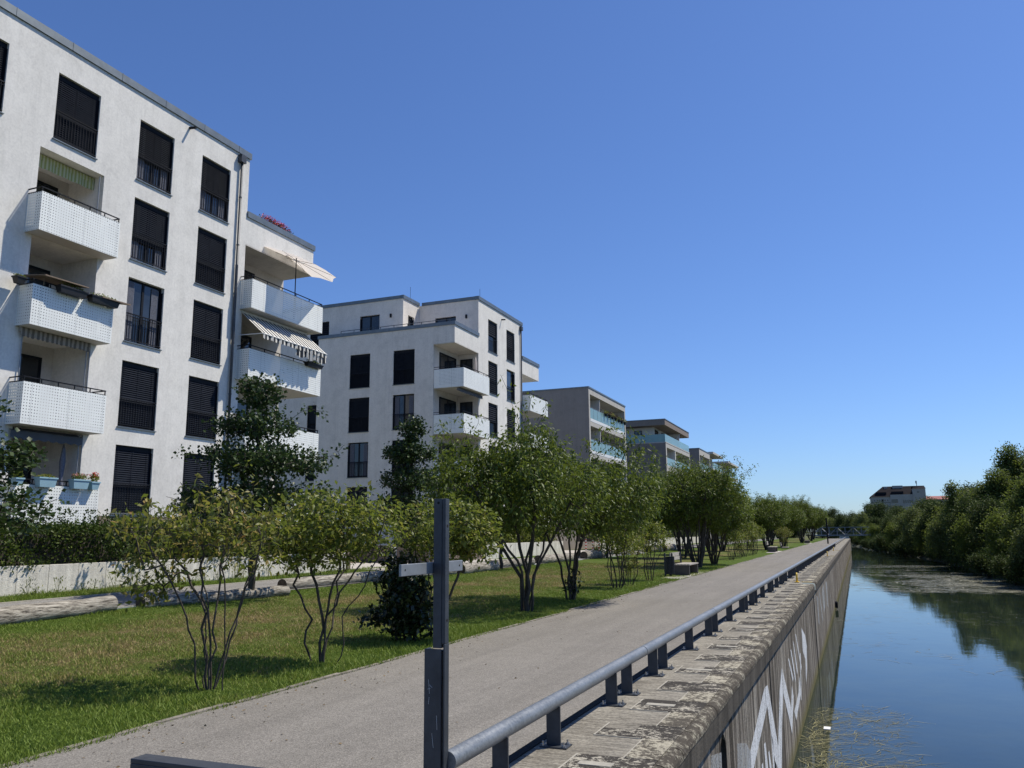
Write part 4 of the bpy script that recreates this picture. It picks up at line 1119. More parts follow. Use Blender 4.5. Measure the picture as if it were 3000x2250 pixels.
def leaf_cluster(n, c, r, size, seed, squash=1.0):
    rs = np.random.RandomState(seed)
    p = rs.normal(size=(n, 3)); p /= np.linalg.norm(p, axis=1)[:, None]; p *= rs.uniform(0, 1, (n, 1)) ** (1 / 3.)
    p = p * np.array(r) + np.array(c)
    return leaf_arrays(p, rs.normal(size=(n, 3)) + np.array([0, 0, .2]), size, rs)
def leaf_arrays(P, Dr, size, rs, width=.5, droop=0.0, fold=.25):
    n = len(P)
    Dr = Dr + np.array([0, 0, -droop]); Dr = Dr / np.linalg.norm(Dr, axis=1)[:, None]
    N = rs.normal(size=(n, 3)) * .6 + np.array([0, 0, 1.0]); S = np.cross(Dr, N); S /= (np.linalg.norm(S, axis=1)[:, None] + 1e-9)
    Nn = np.cross(S, Dr)
    L = (size * rs.uniform(.65, 1.25, n))[:, None]
    Wd = L * width * .5
    v0 = P; v2 = P + Dr * L; m = P + Dr * L * .45
    v1 = m + S * Wd + Nn * L * fold * .3; v3 = m - S * Wd + Nn * L * fold * .3
    V = np.stack([v0, v1, v2, v3], 1).reshape(-1, 3)
    i = np.arange(n) * 4
    T = np.concatenate([np.stack([i, i + 1, i + 2], 1), np.stack([i, i + 2, i + 3], 1)])
    return V, T

def flower_box(x, y0, y1, z0, z1, mat, label, flowers, seed, group='flower boxes on the balconies', fh=.14, green=M['leaf_amel2']):
    yc = (y0 + y1) / 2
    t = thing('flower_box', (x, yc, z0), label, 'flower box', group)
    mb = MB(); w = .12; e = .05
    vs = [(x - w + .03, y0 + e, z0), (x + w - .03, y0 + e, z0), (x + w - .03, y1 - e, z0), (x - w + .03, y1 - e, z0),
          (x - w, y0, z1), (x + w, y0, z1), (x + w, y1, z1), (x - w, y1, z1)]
    mb.add(vs, [(0, 3, 2, 1), (4, 5, 6, 7), (0, 1, 5, 4), (1, 2, 6, 5), (2, 3, 7, 6), (3, 0, 4, 7)])
    mb.box(x - w - .012, x + w + .012, y0 - .012, y1 + .012, z1 - .035, z1 + .006)
    mb.build('box', mat, t)
    V, T = leaf_cluster(220, (0, 0, z1 - z0 + fh * .5), (w, (y1 - y0) / 2, fh * .7), .07, seed); rawmesh('plants', V, T, green, t)
    if flowers:
        V, T = leaf_cluster(160, (0, 0, z1 - z0 + fh * .9), (w, (y1 - y0) / 2, fh * .5), .045, seed + 1); rawmesh('blossoms', V, T, flowers, t)
    return t
flower_box(-21.28, 16.66, 17.24, 3.06, 3.33, M['bluepot'], 'light blue flower box with dry plants, left one on the lowest balcony', None, 3, green=M['leaf_amel'], fh=.06)
flower_box(-21.28, 17.78, 18.34, 3.06, 3.33, M['bluepot'], 'light blue flower box with red and pink flowers on the lowest balcony', M['pink'], 5)
flower_box(-21.28, 18.42, 18.72, 3.06, 3.29, M['bluepot'], 'small pale blue pot with upright plant at the right end of the lowest balcony', M['terra'], 8, fh=.22)
flower_box(-21.28, 15.95, 16.2, 3.06, 3.27, M['bluepot'], 'pale blue box half hidden by leaves at the left corner of the lowest balcony', None, 9)
flower_box(-21.25, 16.75, 17.7, 8.78, 8.98, M['black'], 'black planter box hung on the middle of the cluttered balcony', None, 11, 'black planters on the cluttered balcony', fh=.12)
flower_box(-21.25, 17.85, 18.9, 8.78, 8.98, M['black'], 'black planter box at the right of the cluttered balcony', None, 12, 'black planters on the cluttered balcony', fh=.08)
flower_box(-21.7, 15.7, 16.0, 8.82, 9.02, M['black'], 'black planter box on the left side of the cluttered balcony', None, 13, 'black planters on the cluttered balcony', fh=.04)
flower_box(-21.3, 28.9, 30.0, 8.82, 8.98, M['black'], 'planter with green herbs under the hanging striped cloth', None, 14, fh=.12)
t = thing('flower_trough', (-22.2, 27.6, 14.6), 'red flowering geraniums on the low roof terrace of the nearest building', 'flowers')
mb = MB(); mb.box(-22.35, -22.1, 26.5, 28.8, 14.5, 14.72); mb.build('trough', M['black'], t)
V, T = leaf_cluster(700, (0, 0, .2), (.15, 1.2, .17), .08, 21); rawmesh('plants', V, T, M['leaf_lime'], t)
V, T = leaf_cluster(500, (0.05, 0, .28), (.16, 1.15, .16), .07, 22); rawmesh('blossoms', V, T, M['terra'], t)
for k, (a, c, x0, lab) in enumerate(((16.2, 17.5, -21.9, 'brown sun panel lying tilted over the left of the cluttered balcony'), (18.2, 19.1, -21.8, 'brown sun panel sticking out at the right of the cluttered balcony'))):
    t = thing('shade_panel', (x0, a, 9.1), lab, 'panel', 'brown panels on the cluttered balcony')
    mb = MB(); z = 9.13 if k == 0 else 9.0
    p = [np.array(q) for q in ((x0 - .2, a, z + .12), (x0 - .25, c, z + .16), (-21.05, c + .15, z), (-21.1, a, z - .0))]
    vs = p + [q - np.array([0, 0, .035]) for q in p]
    mb.add(vs, [(0, 1, 2, 3), (7, 6, 5, 4), (0, 3, 7, 4), (1, 5, 6, 2), (3, 2, 6, 7), (0, 4, 5, 1)]); mb.build('panel', M['plank'], t)
    mb = MB(); mb.bar((-21.4, a + .2, 8.9), (-21.4, a + .2, 9.1), .02); mb.bar((-21.4, c - .2, 8.9), (-21.4, c - .2, 9.1), .02); mb.build('support', M['plank'], t)
for k in range(7):
    y = 78.0 + k * 1.2
    t = thing('flower_pot', (FX + .12, y, 12.95), 'dark flower pot hung outside the top glass parapet of the third building', 'flower pot', 'flower pots on the turquoise parapet')
    mb = MB(); mb.tube([(FX + .12, y, 12.85), (FX + .12, y, 13.15)], [.1, .15], 8); mb.build('pot', M['black'], t)
    V, T = leaf_cluster(70, (0, 0, .32), (.25, .3, .18), .14, 60 + k); rawmesh('blossoms', V, T, M['litter'] if k % 2 else M['leaf_amel'], t)

# ------------------------------------------------------------------ logs, benches, bin
def make_log(x0, y0, x1, y1, r, label, seed):
    z = gz((x0 + x1) / 2) + r * .72
    t = thing('log', ((x0 + x1) / 2, (y0 + y1) / 2, z - r), label, 'log', 'weathered logs lying along the garden path')
    rs = np.random.RandomState(seed); n = 12; pts = []; rr = []
    for k in range(n):
        f = k / (n - 1); pts.append((x0 + (x1 - x0) * f + rs.normal() * .015, y0 + (y1 - y0) * f, z + rs.normal() * .01)); rr.append(r * (1 + rs.normal() * .03))
    mb = MB(); mb.sm = True; mb.tube(pts, rr, 18, False); mb.build('bark_side', M['log'], t)
    mb = MB(); mb.tube([pts[0], np.array(pts[0]) + (np.array(pts[1]) - np.array(pts[0])) * .01], rr[0] * .99, 18); mb.build('cut_end', M['logend'], t)
    mb = MB(); mb.tube([pts[-1], np.array(pts[-1]) - (np.array(pts[-1]) - np.array(pts[-2])) * .01], rr[-1] * .99, 18); mb.build('cut_end', M['logend'], t)
LOGS = [(-13.75, 9.0, -14.15, 13.0, .18, 'pale weathered log at the left edge of the lawn'),
        (-14.15, 13.75, -13.6, 18.0, .14, 'log in the shade of the lime tree, behind the first shrub'),
        (-14.6, 19.1, -14.5, 24.6, .17, 'long pale log with black hollow end right of the lime trunk'),
        (-14.35, 25.4, -14.1, 28.6, .17, 'dark log behind the dark bush'),
        (-14.0, 29.0, -14.15, 32.6, .22, 'rough split log just right of the steel cross arm'),
        (-14.7, 33.4, -14.4, 37.6, .2, 'log behind the thin straight trunk left of the cherry trees'),
        (-14.6, 39.0, -14.3, 43.5, .24, 'dark charred log between the two cherry trees'),
        (-14.6, 46.5, -14.6, 50.5, .25, 'pale log in front of the striped bollards'),
        (-14.5, 62, -14.4, 65.5, .3, 'pale log beyond the small shrubs near the first bench'),
        (-14.5, 67.5, -14.4, 71.0, .3, 'distant log behind the big multi stemmed cherry')]
for k, l in enumerate(LOGS): make_log(*l, seed=k + 2)
# concrete pads
for k, (y0, y1) in enumerate([(30.3, 36.8), (68.6, 75), (120, 126)]):
    mb = MB(); mb.box(-6.95, -5.92, y0, y1, -.02, .020); struct('bench_pad', mb, M['paving'])
b = NB('grey_bench_timber'); n = b.noise(6, 5, .7, b.map((6, 1, 6))); b.set(color=b.ramp(n, [(.3, (.24, .22, .19)), (.7, (.46, .43, .38))]), rough=.85, spec=.2); M['bench'] = b.m
M['benchside'] = simple('dark_bench_side', (.07, .066, .06), .7, .2, 5)
def make_bench(x, y, label):
    t = thing('park_bench', (x, y, 0), label, 'bench', 'benches facing the canal')
    L = 1.9
    for s in (0, 1):
        mb = MB(); yy_ = y + s * (L - .1); mb.box(x - .25, x + .32, yy_, yy_ + .10, .02, .40); mb.build('side_support', M['benchside'], t)
    mb = MB()
    for k in range(5): mb.box(x - .27 + k * .125, x - .27 + k * .125 + .108, y - .03, y + L + .03, .40, .445)
    mb.build('seat', M['bench'], t)
    mb = MB()
    for k in range(2): mb.box(x - .40 - .02 * k, x - .365 - .02 * k, y - .02, y + L + .02, .58 + k * .15, .58 + k * .15 + .135)
    mb.build('backrest', M['bench'], t)
    mb = MB()
    for yy_ in (y + .1, y + L - .15): mb.bar((x - .30, yy_, .1), (x - .36, yy_, .86), .05)
    mb.build('back_post', M['benchside'], t)
    mb = MB(); mb.box(x - .25, x - .2, y + .1, y + L - .1, .05, .40); mb.build('rear_panel', M['benchside'], t)
    return t
bench = make_bench(-6.35, 32.6, 'nearest grey bench by the path next to the dark litter bin')
copy_thing(bench, (-6.45, 70.6, 0), 0, 1, 'second grey bench farther along the path, beyond the big cherry')
copy_thing(bench, (-6.45, 122, 0), 0, 1, 'third small bench far down the path')
copy_thing(bench, (-6.6, 85.6, -.3), 0, 1, 'low backless looking bench on the pad between second and third bench')
bx_, by_ = -6.62, 31.95
t = thing('litter_bin', (bx_, by_, 0), 'dark grey upright litter bin standing before the nearest bench', 'bin')
mb = MB(); mb.tube([(bx_, by_, .10), (bx_, by_, .72)], .145, 16); mb.build('body', M['dark'], t)
mb = MB()
for k in range(20):
    a = 2 * math.pi * k / 20; cx_, cy_ = bx_ + .152 * math.cos(a), by_ + .152 * math.sin(a); mb.box(cx_ - .008, cx_ + .008, cy_ - .008, cy_ + .008, .10, .72)
mb.build('ribs', M['steel'], t)
mb = MB(); mb.box(bx_ - .23, bx_ - .17, by_ - .03, by_ + .03, .0, .88); mb.build('post', M['steel'], t)
mb = MB(); mb.box(bx_ - .04, bx_ + .04, by_ - .04, by_ + .04, 0, .10); mb.build('foot', M['dark'], t)
mb = MB(); mb.tube([(bx_, by_, .72), (bx_, by_, .745)], .16, 16); mb.build('rim', M['dark'], t)
# thin post near the quay end
t = thing('pole', (-3.6, 118, 0), 'thin dark pole on the path before the footbridge', 'pole'); mb = MB(); mb.tube([(-3.6, 118, 0), (-3.6, 118, 3.2)], .09, 8); mb.build('shaft', M['dark'], t)
mb = MB(); mb.tube([(-3.6, 118, 3.2), (-3.6, 118, 3.3)], .12, 8); mb.build('cap', M['dark'], t)
t = thing('litter', (-.93, 20.5, ZW), 'small white scrap of rubbish floating by the quay wall', 'litter'); mb = MB(); mb.box(-1.0, -.86, 20.4, 20.65, ZW + .005, ZW + .03); mb.build('scrap', M['white'], t)

# ------------------------------------------------------------------ footbridge
BY = 225.
t = thing('footbridge', (-3, BY, 0), 'pale steel truss footbridge crossing the canal in the distance', 'bridge')
for s in (0, 1):
    mb = MB(); yy_ = BY + s * 3; x0, x1 = -10.5, 16.0
    mb.box(x0 + 2.2, x1, yy_ - .07, yy_ + .07, 2.48, 2.62); mb.box(x0, x1, yy_ - .09, yy_ + .09, .45, .72); mb.box(x0 + 1, x1, yy_ - .04, yy_ + .04, 1.5, 1.56)
    n = 13; L = (x1 - x0 - 2.2) / n
    mb.bar((x0, yy_, .6), (x0 + 2.2, yy_, 2.5), .14)
    for k in range(n):
        a = x0 + 2.2 + k * L; mb.bar((a, yy_, .6), (a, yy_, 2.5), .09)
        if k % 2 == 0: mb.bar((a, yy_, 2.5), (a + L, yy_, .6), .1)
        else: mb.bar((a, yy_, .6), (a + L, yy_, 2.5), .1)
    mb.build('truss', M['lightsteel'], t)
mb = MB(); mb.box(-12, 16, BY + .1, BY + 2.9, .5, .72); mb.build('deck', M['dark'], t)
mb = MB()
for k in range(110): x = -9 + k * .225; mb.box(x, x + .03, BY + .12, BY + .14, .7, 1.8)
mb.build('railing', M['lightsteel'], t)
mb = MB(); mb.box(-4.1, -1.9, BY + .2, BY + 2.8, -3.2, .45); mb.build('pier', M['retwall'], t); mb = MB(); mb.box(12.5, 15, BY, BY + 3, -3, .45); mb.build('pier', M['retwall'], t)

# ------------------------------------------------------------------ far warehouse
WY = 400.
t = thing('warehouse', (17, WY, 0), 'large pale warehouse with dark mansard roof above the far trees', 'building')
mb = MB(); mb.box(6.8, 28.6, WY, WY + 24, 0, 16.2); mb.box(23.6, 28.6, WY - .8, WY + 10, 0, 19.3); mb.box(14.6, 23.6, WY - .5, WY, 0, 17.0); mb.build('wall', M['farwall'], t)
mb = MB(); mb.add([(6.4, WY - .4, 16.2), (23.6, WY - .4, 16.2), (23.6, WY + 9, 21), (12.2, WY + 9, 21), (12.2, WY + 15, 21), (29, WY + 15, 21), (6.4, WY + 24.4, 16.2), (29, WY + 24.4, 16.2), (29, WY + 9, 21), (29, WY + 1, 19.3), (23.6, WY - .9, 19.3)],
                  [(0, 1, 2, 3), (0, 3, 4, 6), (4, 5, 7, 6), (3, 2, 8, 5, 4)])
mb.add([(23.4, WY - 1, 19.3), (28.8, WY - 1, 19.3), (28.8, WY + 9, 21), (24.6, WY + 9, 21)], [(0, 1, 2, 3), (0, 3, 2)])
roof = mb.build('roof', M['rooftile'], t)
mb = MB(); mb.box(16, 20.2, WY + 7, WY + 9, 20, 21.2); mb.box(12.6, 14, WY + 7, WY + 9, 20, 20.9); mb.build('roof_vent', M['farwall'], roof)
mb = MB(); mb.box(9, 13.2, WY + 1, WY + 3, 17.2, 18.2); mb.box(15.2, 20, WY + 1, WY + 3, 17.4, 18.4); mb.build('dormer', M['dark'], roof)
mb = MB(); mb.tube([(26, WY + 9, 20.8), (26, WY + 9, 23.2)], .15, 6); mb.tube([(25.8, WY + 9, 22), (25.8, WY + 9, 23.2)], .25, 6); mb.build('antenna', M['lightsteel'], roof)
mb = MB()
for k in range(6): mb.box(8 + k * 1.05, 8.5 + k * 1.05, WY - .03, WY + .1, 14.2, 15)
for r_ in range(3):
    for k in range(7): mb.box(7.6 + k, 8.2 + k, WY - .03, WY + .1, 10 - r_ * 3, 11.6 - r_ * 3)
for k in range(5): mb.box(19.6 + k * .8, 20.1 + k * .8, WY - .53, WY - .4, 13.2, 14.6)
for k in range(3): mb.box(24.3 + k * 1.4, 24.8 + k * 1.4, WY - .83, WY - .7, 13.4, 14.6)
mb.box(15, 17.5, WY - .55, WY - .45, 13.4, 15); mb.box(11, 12, WY - .03, WY + .1, 12.8, 15.2)
mb.box(13.5, 19, WY - .55, WY - .45, 10.5, 12.2); mb.box(25.3, 26, WY - .85, WY - .7, 17.6, 18.2); mb.box(7, 14.5, WY - .06, WY + .1, 13.5, 13.9)
mb.build('window_band', M['glass'], t)
t = thing('industrial_hall', (33, WY, 0), 'low hall with red roof right of the warehouse', 'building'); mb = MB(); mb.box(28.8, 38, WY + 2, WY + 20, 0, 14.7); mb.build('wall', M['farwall'], t)
mb = MB(); mb.add([(28.7, WY + 1.5, 14.7), (38.2, WY + 1.5, 14.7), (38.2, WY + 11, 16.4), (28.7, WY + 11, 16.4)], [(0, 1, 2, 3)]); mb.box(28.7, 38.2, WY + 11, WY + 20, 14.7, 16.4); mb.build('roof', M['redroof'], t)

# ------------------------------------------------------------------ trees
def sample_crown(rs, blobs, n, shell=.45):
    """points in a union of ellipsoids (cx,cy,cz,rx,ry,rz,weight), biased to the outer part"""
    ws = np.array([b_[6] for b_ in blobs], float); ws /= ws.sum()
    idx = rs.choice(len(blobs), n, p=ws)
    d = rs.normal(size=(n, 3)); d /= np.linalg.norm(d, axis=1)[:, None]
    r = rs.uniform(0, 1, (n, 1)) ** shell
    B = np.array([b_[:6] for b_ in blobs])[idx]
    return B[:, :3] + d * r * B[:, 3:6]

def skeleton(stems, targets, rs, step=.22, up=.25, minfrac=.4, jit=.02):
    pos = []; par = []; ok = []
    for st in stems:
        st = [np.array(p, float) for p in st]; prev = -1
        zmax = max(p[2] for p in st)
        # resample with wobble
        for i in range(len(st) - 1):
            L = np.linalg.norm(st[i + 1] - st[i]); k = max(1, int(L / step))
            for j in range(k):
                p = st[i] + (st[i + 1] - st[i]) * j / k
                if prev >= 0: p = p + rs.normal(size=3) * jit * np.array([1, 1, .3])
                pos.append(p); par.append(prev); ok.append(p[2] > zmax * minfrac); prev = len(pos) - 1
        pos.append(st[-1]); par.append(prev); ok.append(True)
    cap = len(pos) + len(targets) * 40
    PA = np.zeros((cap, 3)); PA[:len(pos)] = pos; OK = np.zeros(cap, bool); OK[:len(pos)] = ok; PAR = list(par); n = len(pos)
    base = PA[:n].copy()
    dd = np.array([np.min(np.linalg.norm(base - t, axis=1)) for t in targets])
    tips = []
    for ti in np.argsort(dd):
        t = targets[ti]
        q = PA[:n]; dv = t - q; dist = np.linalg.norm(dv, axis=1)
        cost = dist + np.maximum(0, -dv[:, 2]) * .9 + np.where(OK[:n], 0, 50)
        b_ = int(np.argmin(cost)); L = dist[b_]; k = int(min(36, max(2, L / step)))
        a = PA[b_].copy(); side = rs.normal(size=3) * .06 * L; chain = []; prev = b_
        for j in range(1, k + 1):
            f = j / k
            p = a + (t - a) * f + (side + np.array([0, 0, -up * L * .35])) * math.sin(math.pi * f) * .8 + rs.normal(size=3) * jit * .5
            PA[n] = p; OK[n] = True; PAR.append(prev); prev = n; chain.append(n); n += 1
        tips.append(chain)
    return PA[:n], PAR, tips

def wood_mesh(PA, PAR, r_tip, r_base, power=.5, stems=1):
    n = len(PA); cnt = np.zeros(n); kids = np.zeros(n, int)
    for i in range(n - 1, 0, -1):
        if cnt[i] == 0: cnt[i] = 1
        if PAR[i] >= 0: cnt[PAR[i]] += cnt[i]
    if cnt[0] == 0: cnt[0] = 1
    roots = [i for i in range(n) if PAR[i] < 0]
    mx = max(cnt[r] for r in roots)
    R = r_tip + (r_base - r_tip) * (cnt / mx) ** power
    R[cnt <= 3] = r_tip
    ch = [i for i in range(n) if PAR[i] >= 0]; pr = [PAR[i] for i in ch]
    A = PA[pr]; B = PA[ch]; Ra = np.minimum(R[pr], R[ch] * 1.5); Rb = R[ch]
    Dv = B - A; L = np.linalg.norm(Dv, axis=1)[:, None] + 1e-9; Dv /= L
    ref = np.where(np.abs(Dv[:, 2:3]) < .9, np.array([[0, 0, 1.]]), np.array([[1., 0, 0]]))
    U = np.cross(Dv, ref); U /= np.linalg.norm(U, axis=1)[:, None]; Wv = np.cross(Dv, U)
    k = 6; Vs = []
    for (Pn, Rr, ext) in ((A, Ra, -.15), (B, Rb, .15)):
        for j in range(k):
            a = 2 * math.pi * j / k
            Vs.append(Pn + Dv * (Rr[:, None] * ext) + (U * math.cos(a) + Wv * math.sin(a)) * Rr[:, None])
    V = np.stack(Vs, 1).reshape(-1, 3); i = np.arange(len(ch)) * 2 * k; F_ = []
    for j in range(k): F_.append(np.stack([i + j, i + (j + 1) % k, i + k + (j + 1) % k, i + k + j], 1))
    return V, np.concatenate(F_)

def twig_leaves(PA, tips, rs, per, size, spread, droop, width=.5, back=5, outward=.4):
    P = []; Dd = []
    for ch in tips:
        seg = ch[-back:]; m = len(seg)
        if m < 2: continue
        npr = int(rs.poisson(per)) + 1
        f = rs.uniform(0, 1, npr) ** .7 * (m - 1)
        i0 = np.minimum(f.astype(int), m - 2); fr = (f - i0)[:, None]
        a = PA[np.array(seg)[i0]]; c = PA[np.array(seg)[i0 + 1]]
        p = a + (c - a) * fr; d = (c - a) / (np.linalg.norm(c - a, axis=1)[:, None] + 1e-9)
        off = rs.normal(size=(npr, 3)) * spread
        P.append(p + off); Dd.append(d * outward + rs.normal(size=(npr, 3)) * .55 + off * 1.2)
    P = np.concatenate(P); Dd = np.concatenate(Dd)
    return leaf_arrays(P, Dd, size, rs, width, droop)

def vase(rs, n, height, spread, fork=.3, x0=0, y0=0, kink=.05, cx=0, cy=0):
    st = []
    for k in range(n):
        a = 2 * math.pi * (k + rs.uniform(-.3, .3)) / n; s = spread * rs.uniform(.55, 1.1)
        e = np.array([cx + math.cos(a) * s, cy + math.sin(a) * s, height * rs.uniform(.85, 1.1)])
        b0 = np.array([x0 + math.cos(a) * .011 * (n + 1), y0 + math.sin(a) * .011 * (n + 1), -.05]); b1 = np.array([x0 + math.cos(a) * (.013 * (n + 1) + kink * rs.uniform(0, 2)), y0 + math.sin(a) * (.013 * (n + 1) + kink), fork * rs.uniform(.6, 1.3)])
        mid = b1 + (e - b1) * .5 + np.array([-math.cos(a) * s * .12, -math.sin(a) * s * .12, height * .03]) + rs.normal(size=3) * kink
        st.append([b0, b1, mid, e])
    return st

def make_tree(name, loc, label, cat, group, stems, blobs, ntwig, per, lsize, spread, droop, leaf, r_base, r_tip=.004, seed=1, shell=.45, width=.5, up=.25, step=.22, extra=None, minfrac=.4, back=5, jit=.02, shoots=0):
    rs = np.random.RandomState(seed)
    T_ = sample_crown(rs, blobs, ntwig, shell)
    if shoots:
        tp = T_[np.argsort(-T_[:, 2] - .35 * np.linalg.norm(T_[:, :2], axis=1))[:shoots * 4]]
        tp = tp[rs.choice(len(tp), shoots, replace=False)]
        dirs = np.stack([tp[:, 0] * .25, tp[:, 1] * .25, np.full(shoots, .6)], 1) + rs.normal(size=(shoots, 3)) * .22
        for f_ in (.35, .7, 1.0): T_ = np.concatenate([T_, tp + dirs * f_ * rs.uniform(.5, 1.25, (shoots, 1))])
    T_ = T_[T_[:, 2] > .15]
    if extra is not None: T_ = np.concatenate([T_, np.array(extra, float)])
    PA, PAR, tips = skeleton(stems, T_, rs, step, up, minfrac, jit)
    t = thing(name, loc, label, cat, group)
    V, Fq = wood_mesh(PA, PAR, r_tip, r_base); rawmesh('trunk', V, Fq, M['bark'], t, True)
    V, Tr = twig_leaves(PA, tips, rs, per, lsize, spread, droop, width, back); rawmesh('crown', V, Tr, leaf, t)
    return t

SG = 'young shrubs along the path edge'; CG = 'multi stemmed cherry trees on the lawn'; LG_ = 'young lime trees along the garden path'
RS = np.random.RandomState
# S1: sparse shrub nearest the camera
rs = RS(11)
st = [[(0, 0, -.05), (-.05, .02, .35), (-.12, 0, .8), (-.5, .1, 1.25), (-.95, .2, 1.5)],
      [(.03, .02, -.05), (.02, 0, .5), (-.1, -.05, 1.0), (-.25, 0, 1.6), (-.3, 0, 2.1)],
      [(.05, -.03, -.05), (.06, 0, .45), (.0, .1, 1.0), (.05, .1, 1.6), (.1, .1, 2.1)],
      [(.08, 0, -.05), (.14, .02, .3), (.3, .1, .75), (.48, .15, 1.25), (.6, .2, 1.8)],
      [(-.04, -.05, -.05), (-.1, -.2, .5), (-.2, -.4, 1.1), (-.5, -.6, 1.6)],
      [(.02, .06, -.05), (.1, .25, .5), (.1, .5, 1.1), (.2, .7, 1.7)],
      [(.22, .02, -.05), (.22, .0, .4), (.32, -.1, .9), (.4, -.3, 1.5)],
      [(-.06, .04, -.05), (-.16, .1, .55), (-.35, .3, 1.0), (-.7, .5, 1.5)]]
make_tree('shrub', (-6.62, 7.45, 0), 'sparse nearest shrub with thin bare stems and yellow brown leaf tips', 'shrub', SG, st,
          [(-.45, 0, 1.75, 1.05, .9, .40, 5), (.1, .2, 1.7, .75, .8, .5, 4), (-.85, 0, 1.25, .6, .6, .3, 1.2), (-1.1, 0, 1.0, .35, .3, .15, .4)],
          600, 2.7, .095, .05, .45, M['leaf_amel'], .015, .0026, 11, .4, .45, .1, .15, extra=[(-.35, 0, 2.35), (-.4, .1, 2.25), (.05, .1, 2.3), (.3, .2, 2.45), (.5, 0, 2.3), (-1.75, .1, 1.95), (-1.5, 0, 1.7)])
st = [[(-.12, 0, -.05), (-.28, .05, .25), (-.2, 0, .55), (-.42, 0, 1.0), (-.5, .05, 1.6)],
      [(0, 0, -.05), (0, 0, .6), (-.15, .05, 1.0), (-.3, .1, 1.5), (-.2, .1, 2.0)],
      [(.04, .02, -.05), (.06, 0, .7), (.2, .05, 1.2), (.25, .1, 1.9)],
      [(.02, -.02, -.05), (.08, 0, .6), (.35, .05, 1.05), (.65, .1, 1.4), (.85, .1, 1.8)],
      [(.2, 0, -.05), (.3, .05, .25), (.3, 0, .6), (.55, .1, 1.0), (.75, .2, 1.5)],
      [(0, .05, -.05), (-.05, .3, .6), (-.1, .6, 1.3), (0, .7, 1.8)]]
make_tree('shrub', (-6.60, 9.5, 0), 'full round shrub with crooked stems and yellow green leaves, second from the left', 'shrub', SG, st,
          [(-.1, 0, 1.75, .85, .85, .55, 5), (.45, .1, 1.8, .6, .75, .5, 3), (-.45, .1, 1.7, .5, .7, .5, 2)],
          560, 7.2, .088, .065, .25, M['leaf_amel2'], .018, .003, 12, .35, .5, .1, .15)
rs = RS(13)
make_tree('bush', (-6.62, 11.75, 0), 'dense very dark bush leafy to the ground, left of the steel post', 'bush', SG, vase(rs, 7, 1.3, .45, .15),
          [(0, 0, .6, .42, .45, .6, 4), (-.12, 0, 1.05, .36, .4, .4, 2), (.1, 0, .3, .35, .4, .3, 2), (-.52, 0, .38, .28, .25, .12, .5)], 400, 8, .095, .06, .1, M['leaf_dark'], .018, .003, 13, .5, .65, .0, .15, minfrac=.05)
make_tree('shrub', (-6.35, 12.3, 0), 'yellow green shrub crown rising behind the steel post', 'shrub', SG, vase(rs, 6, 1.9, .7, .5),
          [(.1, 0, 1.75, .95, .8, .5, 4), (.6, 0, 1.6, .55, .6, .35, 2)], 480, 8.5, .090, .06, .25, M['leaf_amel2'], .02, .003, 14, .38, .5, .1, .15)
# cherries
st = [[(-.10, 0, -.05), (-.13, 0, .75), (-.5, 0, 1.35), (-1.05, .1, 2.0), (-1.4, .2, 2.8)],
      [(.02, .03, -.05), (0, .05, .85), (-.2, .1, 1.7), (-.5, .1, 2.8), (-.6, .1, 3.7)],
      [(-.05, .08, -.05), (-.06, .12, .9), (.05, .3, 1.9), (.1, .5, 3.2)],
      [(.05, -.05, -.05), (.05, -.08, .8), (.22, -.1, 1.9), (.3, -.2, 3.0), (.2, -.2, 3.9)],
      [(.11, 0, -.05), (.16, 0, .8), (.6, 0, 1.6), (1.15, .1, 2.7), (1.7, .2, 3.6)],
      [(0, -.05, -.05), (-.05, -.15, .9), (-.4, -.8, 1.9), (-.7, -1.3, 2.8)],
      [(0, .08, -.05), (.1, .3, .9), (.2, 1.0, 2.0), (.3, 1.5, 2.9)]]
make_tree('cherry_tree', (-6.67, 17.1, 0), 'multi stemmed cherry tree with leaning right limb, nearest of the cherries', 'tree', CG, st,
          [(-.75, 0, 2.75, 1.6, 1.7, 1.0, 6), (.5, 0, 2.75, 1.3, 1.7, 1.05, 5), (-1.3, 0, 3.2, .9, 1.0, .75, 2.5), (.0, 0, 3.5, 1.0, 1.0, .7, 2.5)],
          1350, 12, .118, .08, .8, M['leaf_cherry'], .040, .004, 21, .30, .36, .1, .25, minfrac=.35,
          extra=[(-1.7, 0, 3.9), (-1.5, .1, 4.0), (-.9, 0, 4.1), (-.7, .2, 4.05), (.1, 0, 4.35), (.2, .1, 4.2), (.0, .2, 4.3), (.6, 0, 4.1), (-2.0, 0, 3.5), (1.0, .3, 4.0), (-.2, .4, 4.1)], shoots=12)
st = [[(-.1, 0, -.05), (-.25, 0, .9), (-.5, 0, 1.5), (-.9, 0, 2.3), (-1.2, 0, 3.0)], [(0, 0, -.05), (0, 0, 1.0), (-.05, 0, 2.0), (-.1, .1, 3.4)],
      [(.05, .03, -.05), (.1, 0, .9), (.2, 0, 1.7), (.55, 0, 2.5), (.8, 0, 3.3)], [(.05, 0, -.05), (.1, .1, .9), (.3, .1, 1.7), (1.0, .1, 2.9), (1.5, .1, 3.9)],
      [(0, -.05, -.05), (0, -.2, 1.0), (-.1, -.9, 2.1), (0, -1.3, 3.0)], [(0, .05, -.05), (.05, .3, 1.0), (.2, 1.0, 2.1), (.3, 1.4, 3.0)]]
